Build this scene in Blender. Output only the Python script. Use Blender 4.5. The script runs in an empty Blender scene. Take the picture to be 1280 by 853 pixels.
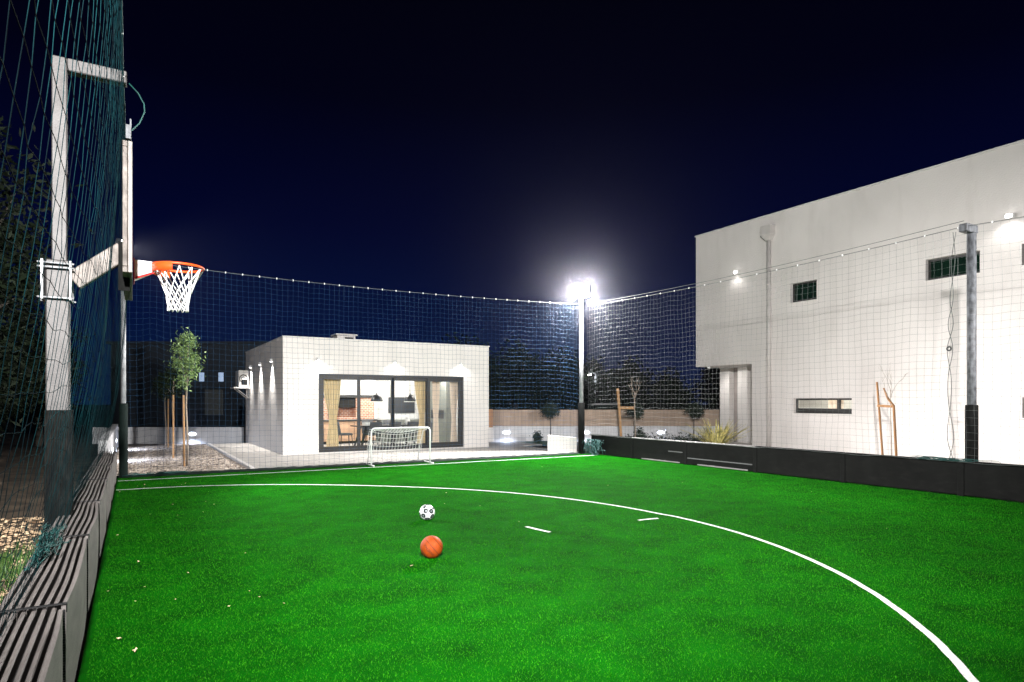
import bpy, bmesh, math, random
import numpy as np
from mathutils import Vector, Matrix
random.seed(7)
rng = np.random.default_rng(11)
R = math.radians
S = bpy.context.scene
COL = S.collection

# ------------------------------------------------------------------ camera
cam = bpy.data.cameras.new('camera')
co = bpy.data.objects.new('camera', cam); COL.objects.link(co)
co.location = (0, 0, 1.66); co.rotation_euler = (R(90), 0, R(-30.7))
cam.sensor_width = 36; cam.lens = 22.47; cam.shift_y = 0.059
cam.clip_start = 0.05; cam.clip_end = 600
S.camera = co

# ------------------------------------------------------------------ night sky
w = bpy.data.worlds.new('World'); S.world = w; w.use_nodes = True
nt = w.node_tree; nt.nodes.clear()
wo = nt.nodes.new('ShaderNodeOutputWorld'); bg = nt.nodes.new('ShaderNodeBackground')
tc = nt.nodes.new('ShaderNodeTexCoord'); sx = nt.nodes.new('ShaderNodeSeparateXYZ'); cr = nt.nodes.new('ShaderNodeValToRGB')
nt.links.new(tc.outputs['Generated'], sx.inputs[0]); nt.links.new(sx.outputs['Z'], cr.inputs[0])
nt.links.new(cr.outputs[0], bg.inputs[0]); nt.links.new(bg.outputs[0], wo.inputs[0])
els = cr.color_ramp.elements
els[0].position = 0.0; els[0].color = (0.0020, 0.0100, 0.044, 1)
els[1].position = 0.62; els[1].color = (0.0004, 0.0004, 0.0022, 1)
for p, c in ((0.12, (0.0012, 0.0052, 0.036, 1)), (0.25, (0.0005, 0.0016, 0.020, 1)), (0.42, (0.0004, 0.0005, 0.006, 1))):
    e = els.new(p); e.color = c
bg.inputs[1].default_value = 1.0
S.view_settings.view_transform = 'Standard'; S.view_settings.look = 'None'
S.view_settings.exposure = 0.0; S.view_settings.gamma = 1.0; S.view_settings.use_curve_mapping = False
S.cycles.use_denoising = True
S.cycles.max_bounces = 6; S.cycles.transparent_max_bounces = 12
S.cycles.sample_clamp_indirect = 4.0

# ------------------------------------------------------------------ helpers
def tag(o, label=None, cat=None, group=None, kind=None):
    if label: o['label'] = label
    if cat: o['category'] = cat
    if group: o['group'] = group
    if kind: o['kind'] = kind
    return o

def empty(name, loc=(0, 0, 0), label=None, cat=None, group=None, rz=0):
    o = bpy.data.objects.new(name, None); COL.objects.link(o)
    o.empty_display_size = 0.2
    o.location = loc; o.rotation_euler = (0, 0, rz)
    return tag(o, label, cat, group)

def origin(parent):
    while parent is not None and parent.parent is not None: parent = parent.parent
    return Vector(parent.location) if parent else Vector((0, 0, 0))

def link_mesh(name, me, mat, parent=None):
    o = bpy.data.objects.new(name, me); COL.objects.link(o)
    if mat: me.materials.append(mat)
    if parent: o.parent = parent
    return o

class MB:
    """collects shapes into one mesh"""
    def __init__(s): s.v = []; s.f = []
    def add(s, vs, fs):
        b = len(s.v); s.v += [tuple(p) for p in vs]; s.f += [tuple(i + b for i in f) for f in fs]; return s
    def box(s, x0, x1, y0, y1, z0, z1):
        return s.add([(x0,y0,z0),(x1,y0,z0),(x1,y1,z0),(x0,y1,z0),(x0,y0,z1),(x1,y0,z1),(x1,y1,z1),(x0,y1,z1)],
                     [(0,3,2,1),(4,5,6,7),(0,1,5,4),(1,2,6,5),(2,3,7,6),(3,0,4,7)])
    def bar(s, a, b, wx, wy, up=(0, 0, 1)):
        a = Vector(a); b = Vector(b); d = (b - a).normalized(); u = Vector(up)
        if abs(d.dot(u)) > .98: u = Vector((0, 1, 0))
        n = d.cross(u).normalized(); m = n.cross(d).normalized()
        vs = []
        for p in (a, b):
            for sx_, sy_ in ((-1,-1),(1,-1),(1,1),(-1,1)): vs.append(p + n*wx*.5*sx_ + m*wy*.5*sy_)
        return s.add(vs, [(0,3,2,1),(4,5,6,7),(0,1,5,4),(1,2,6,5),(2,3,7,6),(3,0,4,7)])
    def tube(s, pts, r, n=8, cap=True):
        pts = [Vector(p) for p in pts]; k = len(pts)
        rs = r if hasattr(r, '__len__') else [r]*k
        vs = []; prev = None
        for i, p in enumerate(pts):
            t = (pts[min(i+1, k-1)] - pts[max(i-1, 0)]).normalized()
            if prev is None:
                u = Vector((0, 0, 1)) if abs(t.z) < .9 else Vector((1, 0, 0))
                a = t.cross(u).normalized()
            else:
                a = (prev - t*prev.dot(t)).normalized()
            prev = a; b = t.cross(a)
            for j in range(n):
                th = 2*math.pi*j/n; vs.append(p + (a*math.cos(th) + b*math.sin(th))*rs[i])
        fs = [(i*n+j, i*n+(j+1) % n, (i+1)*n+(j+1) % n, (i+1)*n+j) for i in range(k-1) for j in range(n)]
        if cap: fs += [tuple(range(n))[::-1], tuple((k-1)*n+j for j in range(n))]
        return s.add(vs, fs)
    def ring(s, c, rad, r, n=32, m=8, axis='z'):
        vs = []; fs = []
        for i in range(n):
            a = 2*math.pi*i/n
            for j in range(m):
                b = 2*math.pi*j/m; q = rad + r*math.cos(b); h = r*math.sin(b)
                p = (q*math.cos(a), q*math.sin(a), h)
                if axis == 'x': p = (p[2], p[0], p[1])
                if axis == 'y': p = (p[0], p[2], p[1])
                vs.append((c[0]+p[0], c[1]+p[1], c[2]+p[2]))
        for i in range(n):
            for j in range(m):
                fs.append((i*m+j, ((i+1) % n)*m+j, ((i+1) % n)*m+(j+1) % m, i*m+(j+1) % m))
        return s.add(vs, fs)
    def lathe(s, prof, c, n=20, cap=True):
        vs = [(c[0]+r*math.cos(2*math.pi*j/n), c[1]+r*math.sin(2*math.pi*j/n), c[2]+z) for r, z in prof for j in range(n)]
        k = len(prof)
        fs = [(i*n+j, i*n+(j+1) % n, (i+1)*n+(j+1) % n, (i+1)*n+j) for i in range(k-1) for j in range(n)]
        if cap: fs += [tuple(range(n))[::-1], tuple((k-1)*n+j for j in range(n))]
        return s.add(vs, fs)
    def grid(s, P):
        nu = len(P); nv = len(P[0])
        return s.add([p for row in P for p in row],
                     [(i*nv+j, (i+1)*nv+j, (i+1)*nv+j+1, i*nv+j+1) for i in range(nu-1) for j in range(nv-1)])
    def build(s, name, mat, parent=None, bevel=0, smooth=False, seg=1):
        o0 = origin(parent) if parent else Vector((0, 0, 0))
        me = bpy.data.meshes.new(name)
        me.from_pydata([(p[0]-o0.x, p[1]-o0.y, p[2]-o0.z) for p in s.v], [], s.f)
        if bevel:
            bm = bmesh.new(); bm.from_mesh(me)
            bmesh.ops.remove_doubles(bm, verts=bm.verts, dist=1e-5)
            ed = [e for e in bm.edges if len(e.link_faces) == 2 and e.calc_face_angle(0) > .6]
            bmesh.ops.bevel(bm, geom=ed, offset=bevel, segments=seg, affect='EDGES', clamp_overlap=True)
            bm.to_mesh(me); bm.free()
        if smooth: me.polygons.foreach_set('use_smooth', [True]*len(me.polygons))
        me.update()
        return link_mesh(name, me, mat, parent)

def np_mesh(name, V, F, mat, parent=None, smooth=False):
    V = np.asarray(V, dtype=np.float32); F = np.asarray(F, dtype=np.int32)
    if parent is not None: V = V - np.array(origin(parent), dtype=np.float32)
    me = bpy.data.meshes.new(name); k = F.shape[1]
    me.vertices.add(len(V)); me.vertices.foreach_set('co', V.ravel())
    me.loops.add(F.size); me.loops.foreach_set('vertex_index', F.ravel())
    me.polygons.add(len(F)); me.polygons.foreach_set('loop_start', np.arange(0, F.size, k, dtype=np.int32))
    if smooth: me.polygons.foreach_set('use_smooth', np.ones(len(F), dtype=bool))
    me.update(calc_edges=True)
    return link_mesh(name, me, mat, parent)

def copy_tree(o, parent=None, loc=None, label=None, rz=None):
    c = o.copy(); COL.objects.link(c)
    if parent: c.parent = parent
    if loc is not None: c.location = loc
    if rz is not None: c.rotation_euler = (0, 0, rz)
    if label: c['label'] = label
    for ch in list(o.children): copy_tree(ch, c)
    return c

# ------------------------------------------------------------------ materials
def mat(name, col, rough=.7, metal=0, var=.15, scale=6, bump=0, bscale=80, col2=None, spec=.5, detail=5, coords='Object', stretch=None):
    m = bpy.data.materials.new(name); m.use_nodes = True
    n = m.node_tree; p = n.nodes['Principled BSDF']
    p.inputs['Roughness'].default_value = rough; p.inputs['Metallic'].default_value = metal
    p.inputs['Specular IOR Level'].default_value = spec
    t = n.nodes.new('ShaderNodeTexCoord'); src = t.outputs[coords]
    if stretch:
        mp = n.nodes.new('ShaderNodeMapping'); mp.inputs['Scale'].default_value = stretch
        n.links.new(src, mp.inputs[0]); src = mp.outputs[0]
    nz = n.nodes.new('ShaderNodeTexNoise'); nz.inputs['Scale'].default_value = scale; nz.inputs['Detail'].default_value = detail
    n.links.new(src, nz.inputs['Vector'])
    r = n.nodes.new('ShaderNodeValToRGB'); n.links.new(nz.outputs[0], r.inputs[0])
    a = r.color_ramp.elements
    a[0].position = .3; a[1].position = .7
    a[0].color = tuple(c*(1-var) for c in col) + (1,)
    a[1].color = tuple(min(1, c*(1+var)) for c in (col2 or col)) + (1,)
    n.links.new(r.outputs[0], p.inputs['Base Color'])
    if bump:
        nb = n.nodes.new('ShaderNodeTexNoise'); nb.inputs['Scale'].default_value = bscale; nb.inputs['Detail'].default_value = 4
        n.links.new(src, nb.inputs['Vector'])
        b = n.nodes.new('ShaderNodeBump'); b.inputs['Strength'].default_value = bump; b.inputs['Distance'].default_value = .02
        n.links.new(nb.outputs[0], b.inputs['Height']); n.links.new(b.outputs[0], p.inputs['Normal'])
    return m

def emit(name, col, strength):
    m = bpy.data.materials.new(name); m.use_nodes = True
    p = m.node_tree.nodes['Principled BSDF']
    p.inputs['Base Color'].default_value = (.8, .8, .8, 1)
    p.inputs['Emission Color'].default_value = col + (1,); p.inputs['Emission Strength'].default_value = strength
    return m

def glass(name, tint=(1, 1, 1), refl=.12):
    m = bpy.data.materials.new(name); m.use_nodes = True
    n = m.node_tree; n.nodes.remove(n.nodes['Principled BSDF']); out = n.nodes['Material Output']
    tr = n.nodes.new('ShaderNodeBsdfTransparent'); tr.inputs[0].default_value = tint + (1,)
    gl = n.nodes.new('ShaderNodeBsdfGlossy'); gl.inputs['Roughness'].default_value = .02
    fr = n.nodes.new('ShaderNodeFresnel'); fr.inputs[0].default_value = 1.45
    ml = n.nodes.new('ShaderNodeMath'); ml.operation = 'MULTIPLY'; ml.inputs[1].default_value = refl*8
    n.links.new(fr.outputs[0], ml.inputs[0])
    mx = n.nodes.new('ShaderNodeMixShader'); n.links.new(ml.outputs[0], mx.inputs[0])
    n.links.new(tr.outputs[0], mx.inputs[1]); n.links.new(gl.outputs[0], mx.inputs[2]); n.links.new(mx.outputs[0], out.inputs[0])
    return m

def brick_mat(name, c1, c2, mortar, sc):
    m = mat(name, c1, .85); n = m.node_tree; p = n.nodes['Principled BSDF']
    b = n.nodes.new('ShaderNodeTexBrick'); b.inputs['Scale'].default_value = sc
    b.inputs['Color1'].default_value = c1+(1,); b.inputs['Color2'].default_value = c2+(1,); b.inputs['Mortar'].default_value = mortar+(1,)
    b.inputs['Mortar Size'].default_value = .03; b.inputs['Bias'].default_value = 0
    t = n.nodes.new('ShaderNodeTexCoord'); mp = n.nodes.new('ShaderNodeMapping'); mp.inputs['Rotation'].default_value = (R(-90), 0, 0)
    n.links.new(t.outputs['Object'], mp.inputs[0]); n.links.new(mp.outputs[0], b.inputs['Vector'])
    n.links.new(b.outputs[0], p.inputs['Base Color'])
    return m

M = {}
M['turf'] = mat('turf', (.0014, .074, .0006), .95, var=.35, scale=2.2, bump=.6, bscale=300, spec=.02)
M['blade'] = mat('turf_blade', (.0028, .098, .0006), .8, var=.36, scale=70, col2=(.026, .182, .004), spec=.05, detail=2)
def patchy(m, lo=.88, hi=1.14):
    # brushing, seams between the turf rolls and infill patches change the tone of the pile
    n = m.node_tree; p = n.nodes['Principled BSDF']; src = p.inputs['Base Color'].links[0].from_socket
    t = n.nodes.new('ShaderNodeTexCoord'); mp = n.nodes.new('ShaderNodeMapping'); mp.inputs['Scale'].default_value = (.55, .9, 1); mp.inputs['Rotation'].default_value = (0, 0, .5)
    n.links.new(t.outputs['Object'], mp.inputs[0])
    nz = n.nodes.new('ShaderNodeTexNoise'); nz.inputs['Scale'].default_value = 2.0; nz.inputs['Detail'].default_value = 9; nz.inputs['Roughness'].default_value = .72
    n.links.new(mp.outputs[0], nz.inputs['Vector'])
    wv = n.nodes.new('ShaderNodeTexWave'); wv.bands_direction = 'X'; wv.inputs['Scale'].default_value = .079; wv.inputs['Distortion'].default_value = .35; wv.inputs['Detail Scale'].default_value = 2
    n.links.new(t.outputs['Object'], wv.inputs['Vector'])
    mr = n.nodes.new('ShaderNodeMapRange'); mr.inputs['From Min'].default_value = .3; mr.inputs['From Max'].default_value = .7; mr.inputs['To Min'].default_value = lo; mr.inputs['To Max'].default_value = hi
    n.links.new(nz.outputs[0], mr.inputs['Value'])
    mw = n.nodes.new('ShaderNodeMapRange'); mw.inputs['To Min'].default_value = .90; mw.inputs['To Max'].default_value = 1.08
    n.links.new(wv.outputs['Fac'], mw.inputs['Value'])
    mm = n.nodes.new('ShaderNodeMath'); mm.operation = 'MULTIPLY'; n.links.new(mr.outputs[0], mm.inputs[0]); n.links.new(mw.outputs[0], mm.inputs[1])
    vm = n.nodes.new('ShaderNodeVectorMath'); vm.operation = 'SCALE'; n.links.new(src, vm.inputs[0]); n.links.new(mm.outputs[0], vm.inputs['Scale'])
    n.links.new(vm.outputs[0], p.inputs['Base Color'])
patchy(M['turf']); patchy(M['blade'])
def weathered(m, dark=(.45, .42, .38), amount=.5, scale=(1.3, 1.3, .22), base=.0):
    # rain streaks and grime with a shape of their own
    n = m.node_tree; p = n.nodes['Principled BSDF']; src = p.inputs['Base Color'].links[0].from_socket
    t = n.nodes.new('ShaderNodeTexCoord'); mp = n.nodes.new('ShaderNodeMapping'); mp.inputs['Scale'].default_value = scale
    n.links.new(t.outputs['Object'], mp.inputs[0])
    nz = n.nodes.new('ShaderNodeTexNoise'); nz.inputs['Scale'].default_value = 2.2; nz.inputs['Detail'].default_value = 8; nz.inputs['Roughness'].default_value = .65
    n.links.new(mp.outputs[0], nz.inputs['Vector'])
    mr = n.nodes.new('ShaderNodeMapRange'); mr.inputs['From Min'].default_value = .50; mr.inputs['From Max'].default_value = .78; mr.inputs['To Max'].default_value = amount
    n.links.new(nz.outputs[0], mr.inputs['Value'])
    mx = n.nodes.new('ShaderNodeMix'); mx.data_type = 'RGBA'; n.links.new(mr.outputs[0], mx.inputs[0]); n.links.new(src, mx.inputs[6]); mx.inputs[7].default_value = dark+(1,)
    n.links.new(mx.outputs[2], p.inputs['Base Color'])
M['line'] = mat('line_white', (.66, .69, .65), .9, var=.22, scale=40, bump=.4, bscale=300)
M['earth'] = mat('earth', (.07, .05, .035), .95, var=.5, scale=2.5, bump=1, bscale=30, col2=(.12, .085, .055))
M['paving'] = mat('paving', (.50, .47, .44), .7, var=.16, scale=3, bump=.15, bscale=60)
M['gravel'] = mat('gravel_base', (.22, .17, .13), .95, var=.5, scale=40, bump=1, bscale=60)
M['stone'] = mat('gravel_stone', (.30, .23, .18), .85, var=.5, scale=7, col2=(.55, .47, .40), detail=1)
M['stucco'] = mat('white_stucco', (.76, .725, .695), .85, var=.06, scale=.9, bump=.4, bscale=30)
M['stucco2'] = mat('house_stucco', (.74, .70, .675), .85, var=.07, scale=.6, bump=.45, bscale=26)
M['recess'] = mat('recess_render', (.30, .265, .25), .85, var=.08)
M['pipe'] = mat('downpipe_paint', (.55, .52, .50), .5, var=.06)
M['capmetal'] = mat('cap_metal', (.68, .67, .66), .45, var=.06)
M['wallwhite'] = mat('boundary_white', (.72, .72, .74), .85, var=.12, scale=2.5, bump=.2, bscale=90, stretch=(1, 1, .35))
M['fence'] = mat('brown_fence', (.46, .34, .255), .7, var=.16, scale=5, bump=.15, bscale=40, stretch=(1, 1, .2))
M['fence_post'] = mat('fence_post', (.42, .22, .11), .65, var=.12, scale=5, stretch=(1, 1, .2))
M['frame'] = mat('door_frame', (.016, .0148, .0135), .42, var=.1)
M['glass'] = glass('door_glass', (.97, .98, .97), .05)
M['dark_glass'] = mat('dark_glass', (.004, .016, .009), .08, var=.2, scale=2, spec=.35)
M['galv'] = mat('galvanised_steel', (.26, .27, .285), .5, metal=.25, var=.3, scale=14, col2=(.34, .35, .365), bump=.06, bscale=60, stretch=(1, 1, .4))
M['galv_dark'] = mat('weathered_steel', (.035, .037, .042), .6, metal=.1, var=.4, scale=18, col2=(.085, .09, .10), stretch=(1, 1, .5))
M['post_white'] = mat('post_galvanised', (.062, .057, .056), .55, metal=.1, var=.22, scale=9, bump=.15, bscale=70)
M['rust'] = mat('stained_beam', (.085, .066, .052), .6, metal=.1, var=.5, scale=6, col2=(.13, .112, .10), bump=.2, bscale=50)
M['pad'] = mat('black_padding', (.004, .0043, .004), .8, spec=.1, var=.3, scale=12, bump=.15, bscale=90)
M['pad_green'] = mat('dark_padding', (.005, .012, .010), .7, spec=.15, var=.3, scale=12, bump=.15, bscale=90)
M['slat'] = mat('grey_sheet', (.135, .120, .113), .72, var=.22, scale=5, bump=.2, bscale=60, stretch=(3, .5, 2))
M['void_fill'] = mat('board_void_dark', (.012, .012, .012), .9, var=.3)
M['strap'] = mat('black_strap', (.010, .010, .011), .5, var=.2)
M['black_board'] = mat('black_board', (.0038, .004, .0038), .75, var=.35, scale=3, bump=.08, bscale=40, stretch=(1, 1, .4), spec=.15)
M['board_cap'] = mat('board_cap', (.20, .19, .19), .55, var=.2, scale=5)  # lit tops of two black boards painted in; foot strips share it
M['light_strip'] = mat('pale_strip', (.10, .10, .105), .6, metal=.1, var=.1)  # narrow strip paler than the black boards
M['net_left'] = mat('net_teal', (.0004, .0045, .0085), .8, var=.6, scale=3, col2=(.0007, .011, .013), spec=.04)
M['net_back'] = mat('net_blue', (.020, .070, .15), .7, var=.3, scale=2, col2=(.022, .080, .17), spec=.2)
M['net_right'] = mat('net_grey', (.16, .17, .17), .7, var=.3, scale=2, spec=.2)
M['rope_dark'] = mat('dark_rope', (.055, .065, .062), .7, var=.3)
M['rope_mid'] = mat('grey_rope', (.20, .21, .22), .7, var=.2)
M['rope_teal'] = mat('teal_rope', (.005, .055, .050), .6, var=.3, scale=20)
M['clip'] = mat('white_clip', (.75, .75, .75), .4, var=.05)
M['hoop'] = mat('orange_rim', (.80, .085, .012), .4, var=.06)
M['red'] = mat('red_bracket', (.45, .012, .012), .45, var=.1)
M['white_paint'] = mat('white_paint', (.8, .8, .8), .4, var=.05)
M['hoop_net'] = mat('white_cord', (.8, .8, .78), .7, var=.06, scale=30)
M['backboard'] = mat('backboard', (.13, .112, .10), .5, var=.12, scale=10)
M['basket'] = mat('basketball_rubber', (.29, .046, .004), .55, spec=.22, var=.14, scale=25, bump=.35, bscale=420)
M['seam'] = mat('black_seam', (.012, .009, .008), .6, var=.1)
M['ball_white'] = mat('ball_white', (.78, .79, .80), .35, var=.04)
M['ball_black'] = mat('ball_black', (.012, .014, .016), .4, var=.1)
M['ball_grey'] = mat('ball_grey', (.20, .24, .24), .4, var=.2)
M['wood'] = mat('stake_wood', (.42, .24, .11), .8, var=.25, scale=10, stretch=(3, 3, .5))
M['wood_red'] = mat('stake_varnish', (.23, .105, .03), .7, var=.25, scale=10, stretch=(3, 3, .5))
M['bark'] = mat('bark', (.30, .25, .20), .9, var=.3, scale=18, bump=.5, bscale=60)
M['bark_dark'] = mat('bark_dark', (.06, .05, .04), .9, var=.3, scale=18)
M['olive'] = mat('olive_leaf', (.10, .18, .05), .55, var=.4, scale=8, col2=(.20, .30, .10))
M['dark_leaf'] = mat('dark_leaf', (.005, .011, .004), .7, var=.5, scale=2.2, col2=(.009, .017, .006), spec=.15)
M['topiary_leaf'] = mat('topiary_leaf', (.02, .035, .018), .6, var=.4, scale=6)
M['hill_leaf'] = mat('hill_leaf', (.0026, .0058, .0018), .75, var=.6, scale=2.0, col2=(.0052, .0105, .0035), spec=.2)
M['weed'] = mat('weed_leaf', (.022, .058, .009), .6, var=.6, scale=8, col2=(.05, .11, .018))
M['blade_plant'] = mat('sword_leaf', (.16, .18, .04), .5, var=.4, scale=7, col2=(.74, .62, .22))
M['dry'] = mat('dry_leaf', (.55, .38, .20), .8, var=.35, scale=30, col2=(.75, .62, .42))
M['litter'] = mat('leaf_litter', (.42, .24, .13), .85, var=.5, scale=9, col2=(.70, .50, .32), detail=2)
M['rock'] = mat('rock', (.16, .12, .10), .9, var=.4, scale=5, bump=.6, bscale=20)
M['lawn'] = mat('lawn', (.015, .06, .012), .9, var=.4, scale=20)
M['curtain'] = mat('curtain_ochre', (.70, .56, .36), .85, var=.15, scale=12, stretch=(3, 3, .3))
M['curtain2'] = mat('curtain_pink', (.78, .66, .57), .85, var=.1, scale=12, stretch=(3, 3, .3))
M['room'] = mat('room_white', (.72, .72, .72), .8, var=.03)
M['floor_tile'] = mat('floor_tile', (.66, .65, .64), .35, var=.05, scale=2)
M['brick'] = brick_mat('fire_brick', (.46, .19, .11), (.60, .31, .20), (.68, .60, .54), 3.6)
M['soot'] = mat('soot', (.012, .011, .010), .9, var=.3)
M['mantel'] = mat('dark_mantel', (.030, .030, .032), .5, var=.2)
M['cabinet'] = mat('cabinet_oak', (.55, .34, .22), .6, var=.14, scale=4, stretch=(1, 1, .3))
M['chair_grey'] = mat('chair_grey', (.085, .088, .095), .8, var=.15)
M['black_metal'] = mat('black_metal', (.015, .015, .016), .35, var=.1)
M['screen'] = mat('screen', (.045, .048, .055), .3, var=.1)
M['grey_unit'] = mat('grey_unit', (.17, .18, .165), .5, var=.1)
M['plastic'] = mat('white_plastic', (.62, .60, .57), .5, var=.08)
M['lamp_white'] = emit('lamp_white', (1, .98, .95), 14)
M['flood_lens'] = emit('flood_lens', (1, 1, 1), 90)
M['wall_lens'] = emit('wall_lens', (.80, .88, 1), 12)
M['pend_in'] = emit('pendant_bulb', (1, .93, .82), 10)
M['window_lit'] = emit('window_lit', (.40, .62, 1.0), .55)
M['house_dark'] = mat('neighbour_wall', (.035, .045, .06), .9, var=.15, scale=1)
M['car_paint'] = mat('car_paint', (.30, .31, .33), .3, var=.05)
M['hill'] = mat('hill', (.02, .022, .015), .95, var=.5, scale=.8, bump=1, bscale=6)

for k_, d_, a_, sc_ in (('stucco', (.55, .52, .49), .35, (1.1, 1.1, .25)), ('stucco2', (.52, .48, .45), .40, (.8, .8, .16)), ('wallwhite', (.50, .49, .48), .4, (1.6, 1.6, .4)),
                    ('post_white', (.022, .019, .017), .8, (7, 7, 1.2)), ('rust', (.030, .016, .009), .8, (6, 6, 6)), ('black_board', (.013, .0125, .012), .7, (2.2, 2.2, 7)),
                    ('galv', (.16, .16, .16), .6, (8, 8, 1.4)), ('slat', (.07, .06, .055), .6, (4, 1.5, 4)), ('pad', (.018, .017, .016), .7, (5, 5, 2)), ('backboard', (.06, .045, .034), .7, (4, 4, 1.5))):
    weathered(M[k_], d_, a_, sc_)
# ------------------------------------------------------------------ lamps
def spot(name, loc, target, power, size, blend=.5, col=(1, 1, 1), radius=.08, parent=None):
    l = bpy.data.lights.new(name, 'SPOT'); l.energy = power; l.spot_size = R(size); l.spot_blend = blend
    l.color = col; l.shadow_soft_size = radius
    o = bpy.data.objects.new(name, l); COL.objects.link(o)
    d = Vector(target) - Vector(loc); o.rotation_euler = d.to_track_quat('-Z', 'Y').to_euler()
    o.location = Vector(loc) - (origin(parent) if parent else Vector((0, 0, 0)))
    if parent: o.parent = parent
    return o
def point(name, loc, power, col=(1, 1, 1), radius=.1, parent=None):
    l = bpy.data.lights.new(name, 'POINT'); l.energy = power; l.color = col; l.shadow_soft_size = radius
    o = bpy.data.objects.new(name, l); COL.objects.link(o)
    o.location = Vector(loc) - (origin(parent) if parent else Vector((0, 0, 0)))
    if parent: o.parent = parent
    return o

# ================================================================== SETTING
def sheet(name, x0, x1, y0, y1, z, m, nx=1, ny=1, fn=None):
    b = MB()
    b.grid([[(x0+(x1-x0)*i/nx, y0+(y1-y0)*j/ny, z + (fn(x0+(x1-x0)*i/nx, y0+(y1-y0)*j/ny) if fn else 0)) for j in range(ny+1)] for i in range(nx+1)])
    return tag(b.build(name, m, smooth=True), kind='structure')
sheet('ground', -260, 260, -60, 400, -.06, M['earth'])
sheet('pitch', -.28, 12.62, -4, 16.35, 0, M['turf'])
# left verge: bare earth rising to a bank
def bank(x, y):
    t = max(0, (-x - 2.4 - .25*math.sin(y*.7) + max(0, (8.6-y))*.35)/3.0)
    far = max(0., min(1., (y-9.2)/2.2))
    return min(3.2, t*2.1*far + .05*math.sin(x*5+y*3)*math.sin(y*4.1))*(1 if x < -.7 else 0)
sheet('verge_earth', -14, -.50, -4, 16.6, -.03, M['earth'], 54, 80, bank)
sheet('hillside', -60, -5, 16.5, 70, -.05, M['hill'], 40, 30, lambda x, y: max(0, min(9, (-x-5)*.5)))
sheet('gravel_bed', -.45, 2.42, 16.5, 27.4, -.012, M['gravel'])
# patio of large pale slabs with open joints
b = MB()
def slab_field(b, x0, x1, y0, y1, sx_, sy_, z0=-.05, z1=.03):
    y = y0
    while y < y1-.05:
        x = x0
        while x < x1-.05:
            b.box(x+.004, min(x+sx_, x1)-.004, y+.004, min(y+sy_, y1)-.004, z0, z1+random.uniform(-.0015, .0015)); x += sx_
        y += sy_
slab_field(b, 2.55, 12.35, 16.5, 20.15, .9, .6)
slab_field(b, 2.55, 3.92, 20.15, 27.0, .9, .6)
slab_field(b, 11.02, 13.3, 20.15, 22.6, .9, .6)
tag(b.build('patio_paving', M['paving'], bevel=.004), kind='structure')
b = MB(); b.box(2.44, 2.55, 16.45, 27.2, -.05, .07); tag(b.build('patio_kerb', M['stucco'], bevel=.01), kind='structure')
b = MB(); b.box(-.4, 12.4, 16.40, 16.47, -.05, .035); tag(b.build('pitch_kerb', M['pad_green'], bevel=.008), kind='structure')
sheet('house_path', 12.9, 18.5, -6, 16.2, -.02, M['paving'])
sheet('garden_soil', 13.3, 24, 16.2, 24, -.02, M['earth'])
sheet('lawn', 12.3, 15.0, 19.9, 22.5, .005, M['lawn'])
# painted lines -------------------------------------------------
b = MB()
def strip(pts, wd, z=.006, wav=.0):
    L = []; Rr = []
    for i, p in enumerate(pts):
        a = Vector(pts[max(i-1, 0)]); c = Vector(pts[min(i+1, len(pts)-1)])
        t = (c-a).normalized(); n = Vector((-t.y, t.x)); j = random.uniform(-wav, wav)
        q = Vector(p)
        L.append((q.x+n.x*(wd/2+j), q.y+n.y*(wd/2+j), z)); Rr.append((q.x-n.x*(wd/2-j), q.y-n.y*(wd/2-j), z))
    return [L, Rr]
b.grid(strip([(-.26+i*.2, 15.60) for i in range(64)], .064, wav=.004))
arc = []
for i in range(161):
    th = R(92.5 - 165*i/160)
    k = max(0, min(1, (math.degrees(th)-45)/47)); k = k*k*(3-2*k)
    rr = 6.63 + .56*k
    if th < 0: rr += .03-.13*max(0, -math.degrees(th)-12)/38
    arc.append((.05+rr*math.cos(th), 6.84+rr*math.sin(th)))
b.grid(strip(arc, .060, wav=.004))
b.grid(strip([(4.47, 7.17), (4.50, 6.95), (4.54, 6.71)], .055, wav=.004))
b.grid(strip([(6.06, 6.76), (6.23, 6.75), (6.40, 6.73)], .055, wav=.004))
tag(b.build('pitch_lines', M['line']), kind='structure')

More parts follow.
